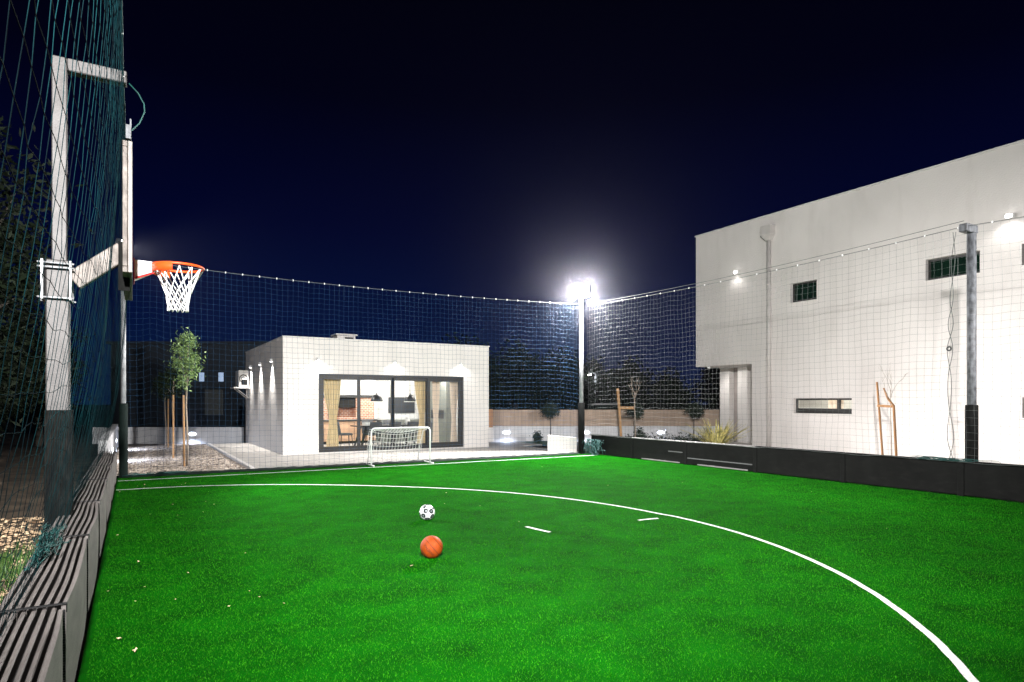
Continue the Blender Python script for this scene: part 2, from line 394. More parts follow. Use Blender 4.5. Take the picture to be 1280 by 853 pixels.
# turf fibres: geometry near the camera, thinning with distance
def blades():
    n = 900000
    x = rng.uniform(-.24, 12.48, n); y = rng.uniform(1.5, 16.3, n)
    d = x*.5105 + y*.8599; l = x*.8599 - y*.5105
    keep = (d > 2.9) & (np.abs(l) < d*.86+.3) & (rng.random(n) < np.minimum(1, (4.6/np.maximum(d, .1))**1.5))
    x, y, d = x[keep], y[keep], d[keep]; n = len(x)
    # fibres growing through the painted lines are painted too: leave those spots to the line itself
    on = np.abs(y-15.6) < .024
    rad = np.hypot(x-.05, y-6.84); th = np.degrees(np.arctan2(y-6.84, x-.05))
    k = np.clip((th-45)/47, 0, 1); k = k*k*(3-2*k)
    on |= np.abs(rad-(6.63+.56*k+np.where(th < 0, .03-.13*np.maximum(0, -th-12)/38, 0))) < .021
    on |= (np.abs(x-4.505) < .04) & (y > 6.7) & (y < 7.18)
    on |= (np.abs(y-6.745) < .035) & (x > 6.06) & (x < 6.40)
    x, y, d = x[~on], y[~on], d[~on]; n = len(x)
    a = rng.uniform(0, 2*np.pi, n); lean = rng.uniform(0, .018, n); la = rng.uniform(0, 2*np.pi, n) 
    h = rng.uniform(.006, .016, n); wd = .0018*np.maximum(1, d/5)
    V = np.empty((n, 3, 3), np.float32)
    V[:, 0] = np.c_[x-np.cos(a)*wd, y-np.sin(a)*wd, np.zeros(n)]
    V[:, 1] = np.c_[x+np.cos(a)*wd, y+np.sin(a)*wd, np.zeros(n)]
    V[:, 2] = np.c_[x+np.cos(la)*lean, y+np.sin(la)*lean, h]
    o = np_mesh('turf_fibres', V.reshape(-1, 3), np.arange(n*3).reshape(-1, 3), M['blade'])
    tag(o, 'short green artificial turf fibres covering the pitch', 'artificial turf', kind='stuff')
blades()

# scattered little shapes (stones, litter, weeds) as stuff
def scatter_stones(name, label, cat, n, xr, yr, zf, smin, smax, m, flat=.6, cond=None):
    x = rng.uniform(*xr, n); y = rng.uniform(*yr, n)
    if cond is not None: k = cond(x, y); x, y = x[k], y[k]; n = len(x)
    base = np.array([(1,0,0),(-1,0,0),(0,1,0),(0,-1,0),(0,0,1),(0,0,-1)], float)
    F0 = np.array([(0,2,4),(2,1,4),(1,3,4),(3,0,4),(2,0,5),(1,2,5),(3,1,5),(0,3,5)])
    s_ = rng.uniform(smin, smax, (n, 1, 1))*rng.uniform(.6, 1.3, (n, 6, 1))
    P = base[None]*s_; a = rng.uniform(0, 2*np.pi, n); c_, q_ = np.cos(a), np.sin(a)
    X = P[:, :, 0]*c_[:, None]-P[:, :, 1]*q_[:, None]; Y = P[:, :, 0]*q_[:, None]+P[:, :, 1]*c_[:, None]
    z = np.array([zf(i, j) for i, j in zip(x, y)])
    V = np.stack([X+x[:, None], Y+y[:, None], P[:, :, 2]*flat+z[:, None]], -1)
    F = (F0[None]+np.arange(n)[:, None, None]*6).reshape(-1, 3)
    return tag(np_mesh(name, V.reshape(-1, 3), F, m), label, cat, kind='stuff')
scatter_stones('gravel_stones', 'pale brown gravel spread round the staked trees', 'gravel', 14000, (-.4, 2.42), (16.5, 27), lambda x, y: 0, .018, .045, M['stone'])
scatter_stones('leaf_litter', 'dry brown leaves and chips on the bare verge', 'leaf litter', 9000, (-5.0, -.6), (3, 11.5), lambda x, y: bank(x, y)-.02, .012, .05, M['litter'], .35)

def weeds():
    n = 9000
    cx = rng.uniform(-2.8, -.62, 130); cy = rng.uniform(4.4, 9.0, 130)
    k = rng.integers(0, 130, n); x = cx[k]+rng.normal(0, .10, n); y = cy[k]+rng.normal(0, .16, n)
    x = np.minimum(x, -.60)
    a = rng.uniform(0, 2*np.pi, n); la = rng.uniform(0, 2*np.pi, n); h = rng.uniform(.03, .16, n); le = rng.uniform(.01, .08, n); wd = rng.uniform(.003, .010, n)
    z = np.array([bank(i, j)-.03 for i, j in zip(x, y)])
    V = np.empty((n, 3, 3)); V[:, 0] = np.c_[x-np.cos(a)*wd, y-np.sin(a)*wd, z]; V[:, 1] = np.c_[x+np.cos(a)*wd, y+np.sin(a)*wd, z]
    V[:, 2] = np.c_[x+np.cos(la)*le, y+np.sin(la)*le, z+h]
    tag(np_mesh('weeds', V.reshape(-1, 3), np.arange(3*n).reshape(-1, 3), M['weed']), 'low green weeds growing on the bare verge', 'weeds', kind='stuff')
weeds()

# thin haze added round the whole place to give the floodlights a glow
hb = MB(); hb.box(-262, 262, -62, 402, -1.1, 12.5)
hm = bpy.data.materials.new('glow_haze'); hm.use_nodes = True; hn = hm.node_tree; hn.nodes.remove(hn.nodes['Principled BSDF'])
pv = hn.nodes.new('ShaderNodeVolumePrincipled'); pv.inputs['Density'].default_value = .00038; pv.inputs['Anisotropy'].default_value = .970; pv.inputs['Color'].default_value = (.84, .85, 1, 1)
hn.links.new(pv.outputs[0], hn.nodes['Material Output'].inputs['Volume'])
tag(hb.build('haze', hm), 'thin haze added to give the floodlights a glow', 'haze', kind='stuff')

# ================================================================== walls with openings
def pierced(b, o, du, dv, dn, U, V, holes):
    """one pierced slab: o + u*du + v*dv, thickness vector dn (towards the back); holes = (u0,u1,v0,v1)"""
    o, du, dv, dn = map(Vector, (o, du, dv, dn))
    us = sorted(set([0, U]+[h[0] for h in holes]+[h[1] for h in holes])); vs = sorted(set([0, V]+[h[2] for h in holes]+[h[3] for h in holes]))
    us = [u for u in us if 0 <= u <= U]; vs = [v for v in vs if 0 <= v <= V]
    P = lambda u, v, k: o+du*u+dv*v+dn*k
    def q(*p): b.add(p, [(0, 1, 2, 3)])
    for i in range(len(us)-1):
        for j in range(len(vs)-1):
            cu, cv = (us[i]+us[i+1])/2, (vs[j]+vs[j+1])/2
            if any(h[0] < cu < h[1] and h[2] < cv < h[3] for h in holes): continue
            for k in (0, 1): q(P(us[i], vs[j], k), P(us[i+1], vs[j], k), P(us[i+1], vs[j+1], k), P(us[i], vs[j+1], k))
    for h in list(holes)+[(0, U, 0, V)]:
        for (a, c) in (((h[0], h[2]), (h[1], h[2])), ((h[1], h[2]), (h[1], h[3])), ((h[1], h[3]), (h[0], h[3])), ((h[0], h[3]), (h[0], h[2]))):
            q(P(*a, 0), P(*c, 0), P(*c, 1), P(*a, 1))
    return b

# ================================================================== PAVILION
PX0, PX1, PY0, PY1, PH = 3.92, 11.02, 20.2, 27.6, 3.62
pav = empty('garden_pavilion', (PX0, PY0, 0), 'white flat roofed garden pavilion with lit sliding glass doors', 'pavilion')
DX0, DX1, DZ0, DZ1 = 4.99, 10.03, .06, 2.53
b = MB()
pierced(b, (PX0, PY0, 0), (1, 0, 0), (0, 0, 1), (0, .28, 0), PX1-PX0, PH, [(DX0-PX0, DX1-PX0, DZ0, DZ1)])
b.box(PX0, PX0+.28, PY0+.282, PY1, 0, PH); b.box(PX1-.28, PX1, PY0+.282, PY1, 0, PH); b.box(PX0+.28, PX1-.28, PY1-.28, PY1, 0, PH)
b.build('wall', M['stucco'], pav)
b = MB(); b.box(PX0+.28, PX1-.28, PY0+.28, PY1-.28, 3.1, 3.4); roof = b.build('roof', M['capmetal'], pav)
b = MB(); b.box(6.42, 7.10, 23.3, 23.9, 3.38, 4.08); b.box(6.36, 7.16, 23.24, 23.96, 4.08, 4.14); ch = b.build('chimney', M['stucco'], roof, bevel=.01)
b = MB(); b.box(6.70, 7.02, 23.29, 23.298, 3.78, 4.02); b.build('vent', M['soot'], ch)
b = MB()
for x0, x1, y0, y1 in ((PX0-.02, PX1+.03, PY0-.03, PY0+.30), (PX0-.02, PX0+.30, PY0+.302, PY1+.02), (PX1-.30, PX1+.03, PY0+.302, PY1+.02)):
    b.box(x0, x1, y0, y1, PH+.002, PH+.035)
b.build('roof_trim', M['capmetal'], pav, bevel=.006)
# interior shell
RY = 24.75
b = MB(); b.box(PX0+.285, PX1-.285, PY0+.10, RY, .0, .055); b.build('floor', M['floor_tile'], pav)
b = MB(); b.box(PX0+.285, PX1-.285, RY, RY+.1, .0, 2.78); b.box(PX0+.282, PX0+.30, PY0+.29, RY-.002, .057, 2.78); b.box(PX1-.30, PX1-.282, PY0+.29, RY-.002, .057, 2.78); b.build('inner_wall', M['room'], pav)
b = MB(); b.box(PX0+.285, PX1-.285, PY0+.285, RY+.1, 2.785, 2.84); b.build('ceiling', M['room'], pav)
# kitchen run, barbecue fireplace
b = MB(); b.box(4.9, 8.15, 24.12, RY-.002, .15, .90); cb = b.build('cabinet', M['cabinet'], pav, bevel=.006)
b = MB()
for x in (5.7, 6.5, 7.3): b.box(x-.004, x+.004, 24.112, 24.12, .17, .88)
b.box(4.9, 8.15, 24.15, 24.4, .057, .148); b.build('door_gap', M['soot'], cb)
b = MB(); b.box(4.85, 8.2, 24.05, RY-.002, .902, .965); b.build('worktop', M['mantel'], pav, bevel=.006)
b = MB()
b.box(6.02, 6.28, 24.10, RY-.004, .967, 1.80); b.box(7.36, 8.08, 24.10, RY-.004, .967, 1.80); b.box(6.28, 7.36, 24.62, RY-.004, .967, 1.80)
b.box(6.28, 7.36, 24.12, 24.62, .967, 1.06)
br = b.build('fireplace', M['brick'], pav)
b = MB(); b.box(6.282, 7.358, 24.13, 24.60, 1.42, 1.795); b.build('smoke_hood', M['soot'], br)
b = MB(); b.box(5.85, 8.22, 24.02, RY-.004, 1.803, 1.90); b.build('mantel', M['mantel'], pav, bevel=.006)
b = MB(); b.box(5.9, 8.12, 24.10, RY-.004, 1.903, 2.783); b.build('chimney_breast', M['room'], pav)
b = MB(); b.box(8.4, 10.1, 24.2, RY-.002, .057, .93); b.build('kitchen_unit', M['grey_unit'], pav, bevel=.006)
# sliding doors: four sashes
door = MB()
fw = .085
def rect_frame(b, x0, x1, z0, z1, y0, y1, t):
    b.box(x0, x0+t, y0, y1, z0, z1); b.box(x1-t, x1, y0, y1, z0, z1); b.box(x0+t, x1-t, y0+.002, y1-.002, z0, z0+t); b.box(x0+t, x1-t, y0+.002, y1-.002, z1-t, z1)
rect_frame(door, DX0+.002, DX1-.002, DZ0+.002, DZ1-.002, PY0+.06, PY0+.20, .075)
dr = door.build('sliding_door', M['frame'], pav, bevel=.004)
xs = [DX0+.077, 6.30, 7.46, 8.70, DX1-.077]
for i in range(4):
    yo = PY0+(.14 if i in (1, 2) else .075)
    b = MB(); ex = (.03 if i < 3 else 0)
    rect_frame(b, xs[i]-(.03 if i else 0), xs[i+1]+ex, DZ0+.078, DZ1-.078, yo, yo+.05, .095 if i < 3 else .11)
    sa = b.build('sash', M['frame'], dr, bevel=.004)
    b = MB(); b.box(xs[i]+.06, xs[i+1]-.06, yo+.02, yo+.028, DZ0+.16, DZ1-.16); g_ = b.build('pane', M['glass'], dr)
b = MB(); b.box(9.86, 9.885, PY0+.01, PY0+.075, 1.05, 1.30); b.build('handle', M['black_metal'], dr, bevel=.005)
# facade lights
def facade_light(x, y, z, nx, ny, power, cone, parent, blend=.7, side=.10, col=(1, .97, .93)):
    b = MB(); tx, ty = -ny, nx
    c = Vector((x+nx*.045, y+ny*.045, z))
    b.lathe([(.0, -.045), (.042, -.045), (.045, .03), (.030, .05), (.0, .05)], c, 14, cap=False)
    b.bar((x, y, z), (x+nx*.05, y+ny*.05, z), .03, .03)
    f = b.build('wall_light', M['white_paint'], parent, smooth=True)
    b = MB(); b.lathe([(.0, -.052), (.036, -.052), (.036, -.046), (.0, -.046)], c, 14, cap=False); b.build('lens', M['lamp_white'], f)
    spot('wall_light_beam', (c.x+nx*.06, c.y+ny*.06, z-.07), (c.x+nx*.05, c.y+ny*.05, z-3), power, cone, blend, col, .03, parent)
for x in (4.97, 7.46, 9.88): facade_light(x, PY0, 2.98, 0, -1, 34, 165, pav, 1.0)
for y in (21.9, 24.05, 26.2): facade_light(PX0, y, 3.0, -1, 0, 420, 84, pav, 1.0)
for x, y, p in ((5.8, 22.4, 190), (8.4, 23.0, 230), (9.9, 22.2, 130)): point('room_light', (x, y, 2.65), p, (1, .95, .88), .15, pav)

# things in the pavilion
def curtain(name, x0, x1, cx, hw, y, m, label):
    b = MB(); P = []
    nu, nv = 34, 26
    for i in range(nu+1):
        u = i/nu; row = []
        for j in range(nv+1):
            z = .07+(2.42-.07)*j/nv
            t = max(0, 1-abs(z-1.12)/1.15) if z > 1.12 else max(0, 1-abs(z-1.12)/2.4)
            t = t**1.35
            a = x0+(x1-x0)*u; c = cx+(u-.5)*2*hw
            x = a*(1-t)+c*t
            row.append((x, y+.045*math.sin(u*6*2*math.pi)*(1-.45*t)+.01*math.sin(z*5+u*9), z))
        P.append(row)
    b.grid(P); o = b.build(name, m, smooth=True)
    md = o.modifiers.new('thick', 'SOLIDIFY'); md.thickness = .006
    return tag(o, label, 'curtain', 'curtains tied back inside the pavilion')
curtain('curtain', 5.22, 5.80, 5.55, .12, 20.62, M['curtain'], 'ochre curtain tied back behind the leftmost glass door')
curtain('curtain', 8.35, 8.78, 8.62, .09, 20.62, M['curtain'], 'tan curtain tied back right of the pendant lamps')
curtain('curtain', 9.02, 9.30, 9.16, .09, 20.66, M['curtain2'], 'narrow pale pink curtain, left one of the pair in the end door')
curtain('curtain', 9.68, 10.0, 9.82, .08, 20.60, M['curtain2'], 'pale pink curtain beside the door handle at the right end')
t = empty('dining_table', (7.9, 22.35, .055), 'dark dining table with splayed legs inside the pavilion', 'table')
b = MB(); b.box(6.75, 9.05, 21.9, 22.8, .76, .80); b.build('tabletop', M['black_metal'], t, bevel=.006)
for sx_ in (-1, 1):
    for sy_ in (-1, 1):
        b = MB(); b.bar((7.9+sx_*.8, 22.35+sy_*.3, .76), (7.9+sx_*1.0, 22.35+sy_*.4, .055), .06, .06); b.build('leg', M['black_metal'], t)
chair = empty('dining_chair', (0, 0, 0), 'x', 'chair', 'dining chairs round the dark table')
b = MB(); b.box(-.23, .23, -.22, .22, .42, .49); b.build('seat', M['chair_grey'], chair, bevel=.02, seg=2)
b = MB(); b.grid([[(-.22+.44*i/6, -.22-.05*(1-((i-3)/3)**2)-.08*j/5, .47+.42*j/5) for j in range(6)] for i in range(7)])
o = b.build('backrest', M['chair_grey'], chair, smooth=True); md = o.modifiers.new('thick', 'SOLIDIFY'); md.thickness = .035
for sx_ in (-1, 1):
    for sy_ in (-1, 1):
        b = MB(); b.tube([(sx_*.19, sy_*.18, .42), (sx_*.23, sy_*.22, 0)], [.016, .011], 8); b.build('leg', M['black_metal'], chair)
spots = [((7.25, 21.72), 0, 'grey dining chair seen from behind, left one on the near side of the table'),
         ((7.95, 21.72), 0, 'grey dining chair seen from behind, middle one on the near side of the table'),
         ((8.62, 21.72), 0, 'grey dining chair seen from behind, nearest the tan curtain'),
         ((6.42, 22.3), -90, 'grey dining chair at the left end of the table, by the fireplace'),
         ((7.55, 23.05), 180, 'grey dining chair on the far side of the table, left one of two'),
         ((8.4, 23.05), 180, 'grey dining chair on the far side of the table, under the screen'),
         ((9.38, 22.3), 90, 'grey dining chair at the right end of the table, behind the pink curtain')]
for i, ((x, y), rz, lb) in enumerate(spots):
    if i == 0: chair.location = (x, y, .055); chair.rotation_euler = (0, 0, R(rz)); chair['label'] = lb
    else: copy_tree(chair, None, (x, y, .055), lb, R(rz))
pl = empty('pendant_lamp', (0, 0, 0), 'x', 'pendant lamp', 'pendant lamps over the dining table')
b = MB(); b.lathe([(.215, 0), (.21, .06), (.185, .14), (.14, .21), (.08, .255), (.03, .27), (.02, .31)], (0, 0, 0), 24, cap=False); o = b.build('lamp_shade', M['black_metal'], pl, smooth=True)
b = MB(); b.lathe([(.217, -.012), (.217, .012), (.205, .012), (.205, -.012), (.217, -.012)], (0, 0, 0), 24, cap=False); b.build('rim', M['white_paint'], o)
b = MB(); b.lathe([(.0, .06), (.04, .08), (.05, .12), (.03, .17), (.0, .18)], (0, 0, 0), 12, cap=False); b.build('bulb', M['pend_in'], pl, smooth=True)
b = MB(); b.tube([(0, 0, .30), (0, 0, 1.13)], .006, 6); b.build('cord', M['black_metal'], pl)
pl.location = (7.57, 22.3, 1.65); pl['label'] = 'black dome pendant lamp hanging before the white wall, nearer the fireplace'
copy_tree(pl, None, (8.84, 22.3, 1.65), 'black dome pendant lamp hanging in front of the wall screen')
b = MB(); b.box(8.88, 10.0, RY-.06, RY-.004, 1.19, 1.83); o = b.build('wall_screen', M['screen'], bevel=.008); tag(o, 'dark wall mounted screen behind the right pendant lamp', 'screen')
t = empty('serving_tray', (7.35, 22.3, .80), 'white tray standing on the left half of the dark table', 'tray')
b = MB(); b.box(7.1, 7.7, 22.1, 22.5, .802, .815); b.box(7.1, 7.12, 22.1, 22.5, .815, .90); b.box(7.68, 7.7, 22.1, 22.5, .815, .90); b.box(7.12, 7.68, 22.1, 22.12, .815, .90); b.box(7.12, 7.68, 22.48, 22.5, .815, .90); b.build('tray', M['white_paint'], t)
t = empty('white_vase', (8.75, 22.3, .80), 'white vase on the right half of the dark table', 'vase')
b = MB(); b.lathe([(.06, .802), (.10, .87), (.09, .98), (.05, 1.05), (.06, 1.09)], (8.75, 22.3, 0), 16); b.build('body', M['white_paint'], t, smooth=True)
b = MB(); b.box(10.30, 10.715, 22.3, 23.9, .06, 2.55); o = b.build('tall_cabinet', M['grey_unit'], bevel=.008); tag(o, 'tall grey cabinet between the pink curtains', 'cabinet')
b = MB(); b.box(10.286, 10.298, 22.5, 23.7, 1.0, 1.32); b.build('niche', M['mantel'], o)

# air conditioner on the pavilion's side
ac = empty('air_conditioner', (3.6, 26.9, 2.1), 'pale outdoor air conditioner on brackets on the pavilion side wall', 'air conditioner')
b = MB(); b.box(3.50, 3.86, 26.45, 27.35, 2.22, 2.86); o = b.build('casing', M['plastic'], ac, bevel=.02, seg=2)
b = MB(); b.ring((3.675, 26.44, 2.54), .14, .012, 24, 6, 'y'); b.ring((3.675, 26.44, 2.54), .07, .008, 20, 6, 'y'); b.box(3.60, 3.82, 26.44, 26.448, 2.3, 2.5); b.build('grille', M['pad'], o)
b = MB(); b.box(3.32, 3.92, 26.38, 27.42, 2.16, 2.21); b.build('shelf', M['plastic'], ac, bevel=.006)
for y in (26.6, 27.2):
    b = MB(); b.bar((3.90, y, 1.75), (3.90, y, 2.155), .04, .04); b.bar((3.88, y, 1.80), (3.45, y, 2.15), .03, .03); b.build('bracket', M['plastic'], ac)

# ================================================================== HOUSE
HX = 18.5; HY1 = 17.4; HY0 = -3.0; HH = 7.93; LY = 14.84
hs = empty('white_house', (HX, 10, 0), 'large white two storey house with overhanging upper floor', 'house')
wins = [(12.39, 13.33, 4.88, 5.50), (7.89, 9.18, 4.93, 5.50), (11.25, 13.21, 1.28, 1.76), (4.9, 7.0, 4.95, 5.47), (5.0, 6.99, 1.26, 1.76)]
b = MB()
up = [(y0-HY0, y1-HY0, z0-2.97, z1-2.97) for y0, y1, z0, z1 in wins if z0 > 3]
lo = [(y0-HY0, y1-HY0, z0, z1) for y0, y1, z0, z1 in wins if z0 < 3]
# one continuous facade: lower wall stops short of the overhang
pierced(b, (HX, HY0, 2.97), (0, 1, 0), (0, 0, 1), (.3, 0, 0), HY1-HY0, HH-2.97, up)
pierced(b, (HX, HY0, -.05), (0, 1, 0), (0, 0, 1), (.3, 0, 0), LY-HY0, 3.02, [(a, c, z0+.05, z1+.05) for a, c, z0, z1 in lo])
b.box(HX+.30, 27, HY1-.3, HY1, 2.97, HH); b.box(HX+.302, 27, LY, HY1-.302, 2.97, 3.2)
b.box(HX+.30, 20.1, LY-.3, LY, -.05, 2.966); b.box(HX+.302, 27, HY0, HY0+.3, -.05, HH); b.box(26.9, 27.2, HY0, HY1, -.05, HH)
b.box(HX+.302, 26.9, HY0+.3, HY1-.302, 7.45, 7.65)
b.build('wall', M['stucco2'], hs)
# fluted recessed entrance wall
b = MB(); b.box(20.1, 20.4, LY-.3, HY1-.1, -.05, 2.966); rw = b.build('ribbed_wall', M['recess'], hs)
b = MB()
for k in range(3):
    y = 15.25+k*.85; b.box(19.82, 20.098, y, y+.46, -.05, 2.964)
b.build('ribs', M['stucco'], rw, bevel=.01)
b = MB(); b.box(18.9, 20.2, LY+.02, 17.3, -.05, .10); b.build('doorstep', M['paving'], hs)
b = MB(); b.box(HX-.04, HX+.34, HY0-.04, HY1+.04, HH+.002, HH+.05); b.build('roof_trim', M['capmetal'], hs, bevel=.008)
def house_window(y0, y1, z0, z1, m, split=None):
    b = MB(); x0, x1 = HX+.13, HX+.19; t = .06
    b.box(x0, x1, y0+.002, y0+t, z0+.002, z1-.002); b.box(x0, x1, y1-t, y1-.002, z0+.002, z1-.002)
    b.box(x0+.002, x1-.002, y0+t, y1-t, z0+.002, z0+t); b.box(x0+.002, x1-.002, y0+t, y1-t, z1-t, z1-.002)
    if split: b.box(x0+.003, x1-.003, y0+t, y1-t, z0+t, z0+t+.10); b.box(x0+.001, x1-.001, split-.05, split+.05, z0+t, z1-t)
    wo_ = b.build('window', M['frame'], hs, bevel=.004)
    b = MB(); b.box(x0+.02, x0+.03, y0+.05, y1-.05, z0+.05, z1-.05); b.build('pane', m, wo_)
    b = MB(); b.box(HX-.03, HX+.125, y0-.03, y1+.03, z0-.035, z0-.003); b.build('sill', M['stucco'], wo_, bevel=.004)
for wn in wins:
    if wn[0] == 11.25: house_window(*wn, M['glass'], 11.75)
    else: house_window(*wn, M['dark_glass'])
# the room behind the low strip window
b = MB(); b.box(20.0, 20.1, 10.2, 14.4, .7, 2.5); b.box(HX+.302, 20.0, 14.3, 14.4, .8, 2.4); b.box(HX+.302, 20.0, 10.3, 10.4, .8, 2.4); b.box(HX+.302, 20.0, 10.3, 14.4, 2.4, 2.5); b.box(HX+.302, 20.0, 10.3, 14.4, .7, .8); b.build('inner_wall', M['room'], hs)
b = MB(); b.grid([[(19.3+.03*math.sin(i*1.7), 12.0+.5*i/14, 1.15+.7*j/6) for j in range(7)] for i in range(15)]); b.build('blind', M['curtain2'], hs, smooth=True)
point('room_light', (19.2, 12.3, 2.2), 30, (1, .93, .8), .1, hs)
# downpipe with hopper head
b = MB(); b.tube([(HX-.08, 14.09, .0), (HX-.08, 14.09, 7.15)], .072, 14); dp = b.build('downpipe', M['pipe'], hs, smooth=True)
b = MB(); hv = []
for w_, dpt, z in ((.09, .15, 7.08), (.20, .26, 7.26), (.20, .26, 7.56)): hv += [(HX-dpt, 14.09-w_, z), (HX-.003, 14.09-w_, z), (HX-.003, 14.09+w_, z), (HX-dpt, 14.09+w_, z)]
b.add(hv, [(0,3,2,1),(0,1,5,4),(1,2,6,5),(2,3,7,6),(3,0,4,7),(4,5,9,8),(5,6,10,9),(6,7,11,10),(7,4,8,11),(8,9,10,11)]); b.build('hopper', M['pipe'], dp, bevel=.006)
for z in (1.2, 3.4, 5.6):
    b = MB(); b.ring((HX-.08, 14.09, z), .075, .012, 16, 6); b.build('pipe_clip', M['pipe'], dp)
for y, z, p in ((15.45, 6.24, 12), (7.23, 6.19, 28)):
    b = MB(); b.box(HX-.10, HX-.002, y-.09, y+.09, z-.05, z+.05); f = b.build('wall_light', M['white_paint'], hs, bevel=.008)
    b = MB(); b.lathe([(.0, -.045), (.045, -.04), (.055, -.0), (.045, .04), (.0, .045)], (HX-.12, y, z), 16, cap=False); b.build('lens', M['lamp_white'], f, smooth=True)
    spot('wall_light_beam', (HX-.2, y, z-.04), (HX-.5, y, z-3), p, 150, .8, (1, .97, .93), .05, hs)
b = MB(); b.lathe([(.0, .0), (.07, .0), (.07, .07), (.0, .07)], (HX+.15, 16.9, 2.90), 12, cap=False); b.build('soffit_light', M['white_paint'], hs); spot('soffit_beam', (18.95, 17.0, 2.80), (20.0, 15.8, .2), 45, 150, .8, (1, .97, .93), .05, hs)
b = MB(); b.ring((HX-.01, 8.6, 3.05), .05, .02, 14, 6, 'x'); b.build('wall_vent', M['frame'], hs)

# ================================================================== boundary walls, fence
vv = Vector((.5105, .8599, 0)); rv = Vector((.8599, -.5105, 0))
def along(d, l, z=0): return vv*d + rv*l + Vector((0, 0, z))
def wall_lights(parent, pts, nrm, power):
    for p in pts:
        q = Vector(p)+Vector(nrm)*.015
        tx = Vector((-nrm[1], nrm[0], 0))
        b = MB(); n = 18
        vs = [q+tx*(.15*math.cos(2*math.pi*k/n))+Vector((0, 0, .055*math.sin(2*math.pi*k/n))) for k in range(n)]
        vs2 = [v_-Vector(nrm)*.014 for v_ in vs]
        b.add(vs+vs2, [tuple(range(n))]+[(k, (k+1) % n, n+(k+1) % n, n+k) for k in range(n)])
        b.build('wall_light', M['wall_lens'], parent)
        s0 = q+Vector(nrm)*.25
        spot('wall_light_beam', s0, s0+Vector(nrm)*.45-Vector((0, 0, .7)), power*.55, 168, .5, (.62, .74, 1), .06, parent)
wr = empty('boundary_wall', along(26.8, 3), 'low white boundary wall with oval lights under the brown fence', 'wall')
b = MB(); b.bar(along(26.9, -3.0, .29), along(26.9, 14, .29), .2, .66); b.build('wall', M['wallwhite'], wr)
nr = -vv
wall_lights(wr, [along(26.8, l, .36) for l in (-.23, 3.10, 6.24)], nr, 120)
fn = empty('brown_fence', along(26.95, 3, .62), 'long brown panel fence standing on the white boundary wall', 'fence')
for l0 in np.arange(-3.0, 13.9, 2.0):
    b = MB(); b.bar(along(26.93, l0+.01, .97), along(26.93, l0+1.99, .97), .03, .68)
    b.build('fence_panel', M['fence'], fn)
    b = MB(); b.bar(along(26.98, l0, .63), along(26.98, l0, 1.30), .06, .05); b.build('fence_post', M['fence'], fn)
b = MB(); p0 = along(26.2, -.95); b.box(p0.x-.16, p0.x+.16, p0.y-.12, p0.y+.12, 0, .60); o = b.build('gate_pillar', M['stucco'], bevel=.01); tag(o, 'short white pillar with orange brown post at the pavilion corner', 'pillar')
b = MB(); b.box(p0.x-.14, p0.x+.14, p0.y-.10, p0.y+.10, .602, 1.34); b.build('timber_post', M['fence_post'], o, bevel=.01)
wl = empty('garden_wall', along(25.9, -12), 'low white garden wall behind the staked trees left of the pavilion', 'wall')
b = MB(); b.bar(along(26.0, -17, .275), along(26.0, -10.95, .275), .2, .67); b.build('wall', M['wallwhite'], wl)
wall_lights(wl, [along(25.9, -12.95, .34)], nr, 200)
ws = empty('side_wall', (-.55, 21, 0), 'low white side wall running back from the corner post', 'wall')
b = MB(); b.box(-.65, -.47, 16.7, 28.5, -.05, .80); b.build('wall', M['wallwhite'], ws)
wall_lights(ws, [(-.47, 20.5, .34), (-.47, 25.3, .34)], (1, 0, 0), 160)
b = MB(); b.add([(11.58, 17.25, 0), (12.30, 16.62, 0), (12.42, 17.1, 0), (11.85, 17.6, 0), (11.58, 17.25, .56), (12.30, 16.62, .50), (12.42, 17.1, .50), (11.85, 17.6, .56)],
                [(0,3,2,1),(4,5,6,7),(0,1,5,4),(1,2,6,5),(2,3,7,6),(3,0,4,7)])
tag(b.build('white_block', M['stucco'], bevel=.012), 'low white rendered block beside the floodlight pole', 'wall block')

# ================================================================== TREES
def leaves(n, sampler, size, up=.3):
    P = sampler(n); n = len(P)
    a = rng.normal(size=(n, 3)); a[:, 2] += up; a /= np.linalg.norm(a, axis=1)[:, None]
    c = rng.normal(size=(n, 3)); c -= a*(a*c).sum(1)[:, None]; c /= np.linalg.norm(c, axis=1)[:, None]
    s_ = size*rng.uniform(.5, 1.3, n)[:, None]
    V = np.stack([P-a*s_, P+c*s_*.35, P+a*s_, P-c*s_*.35], 1)
    return V.reshape(-1, 3), np.arange(n*4).reshape(-1, 4)
def clumps(center, rad, k, csize, squash=1.0):
    """leaf positions gathered round k clump centres inside an ellipsoid"""
    u = rng.normal(size=(k, 3)); u /= np.linalg.norm(u, axis=1)[:, None]
    C = np.array(center)+u*np.array(rad)*(rng.random(k)**.45)[:, None]
    w_ = rng.uniform(.5, 1.4, k)
    def f(n):
        i = rng.integers(0, k, n)
        return C[i]+rng.normal(size=(n, 3))*(csize*w_[i])[:, None]*np.array((1, 1, squash))
    return f
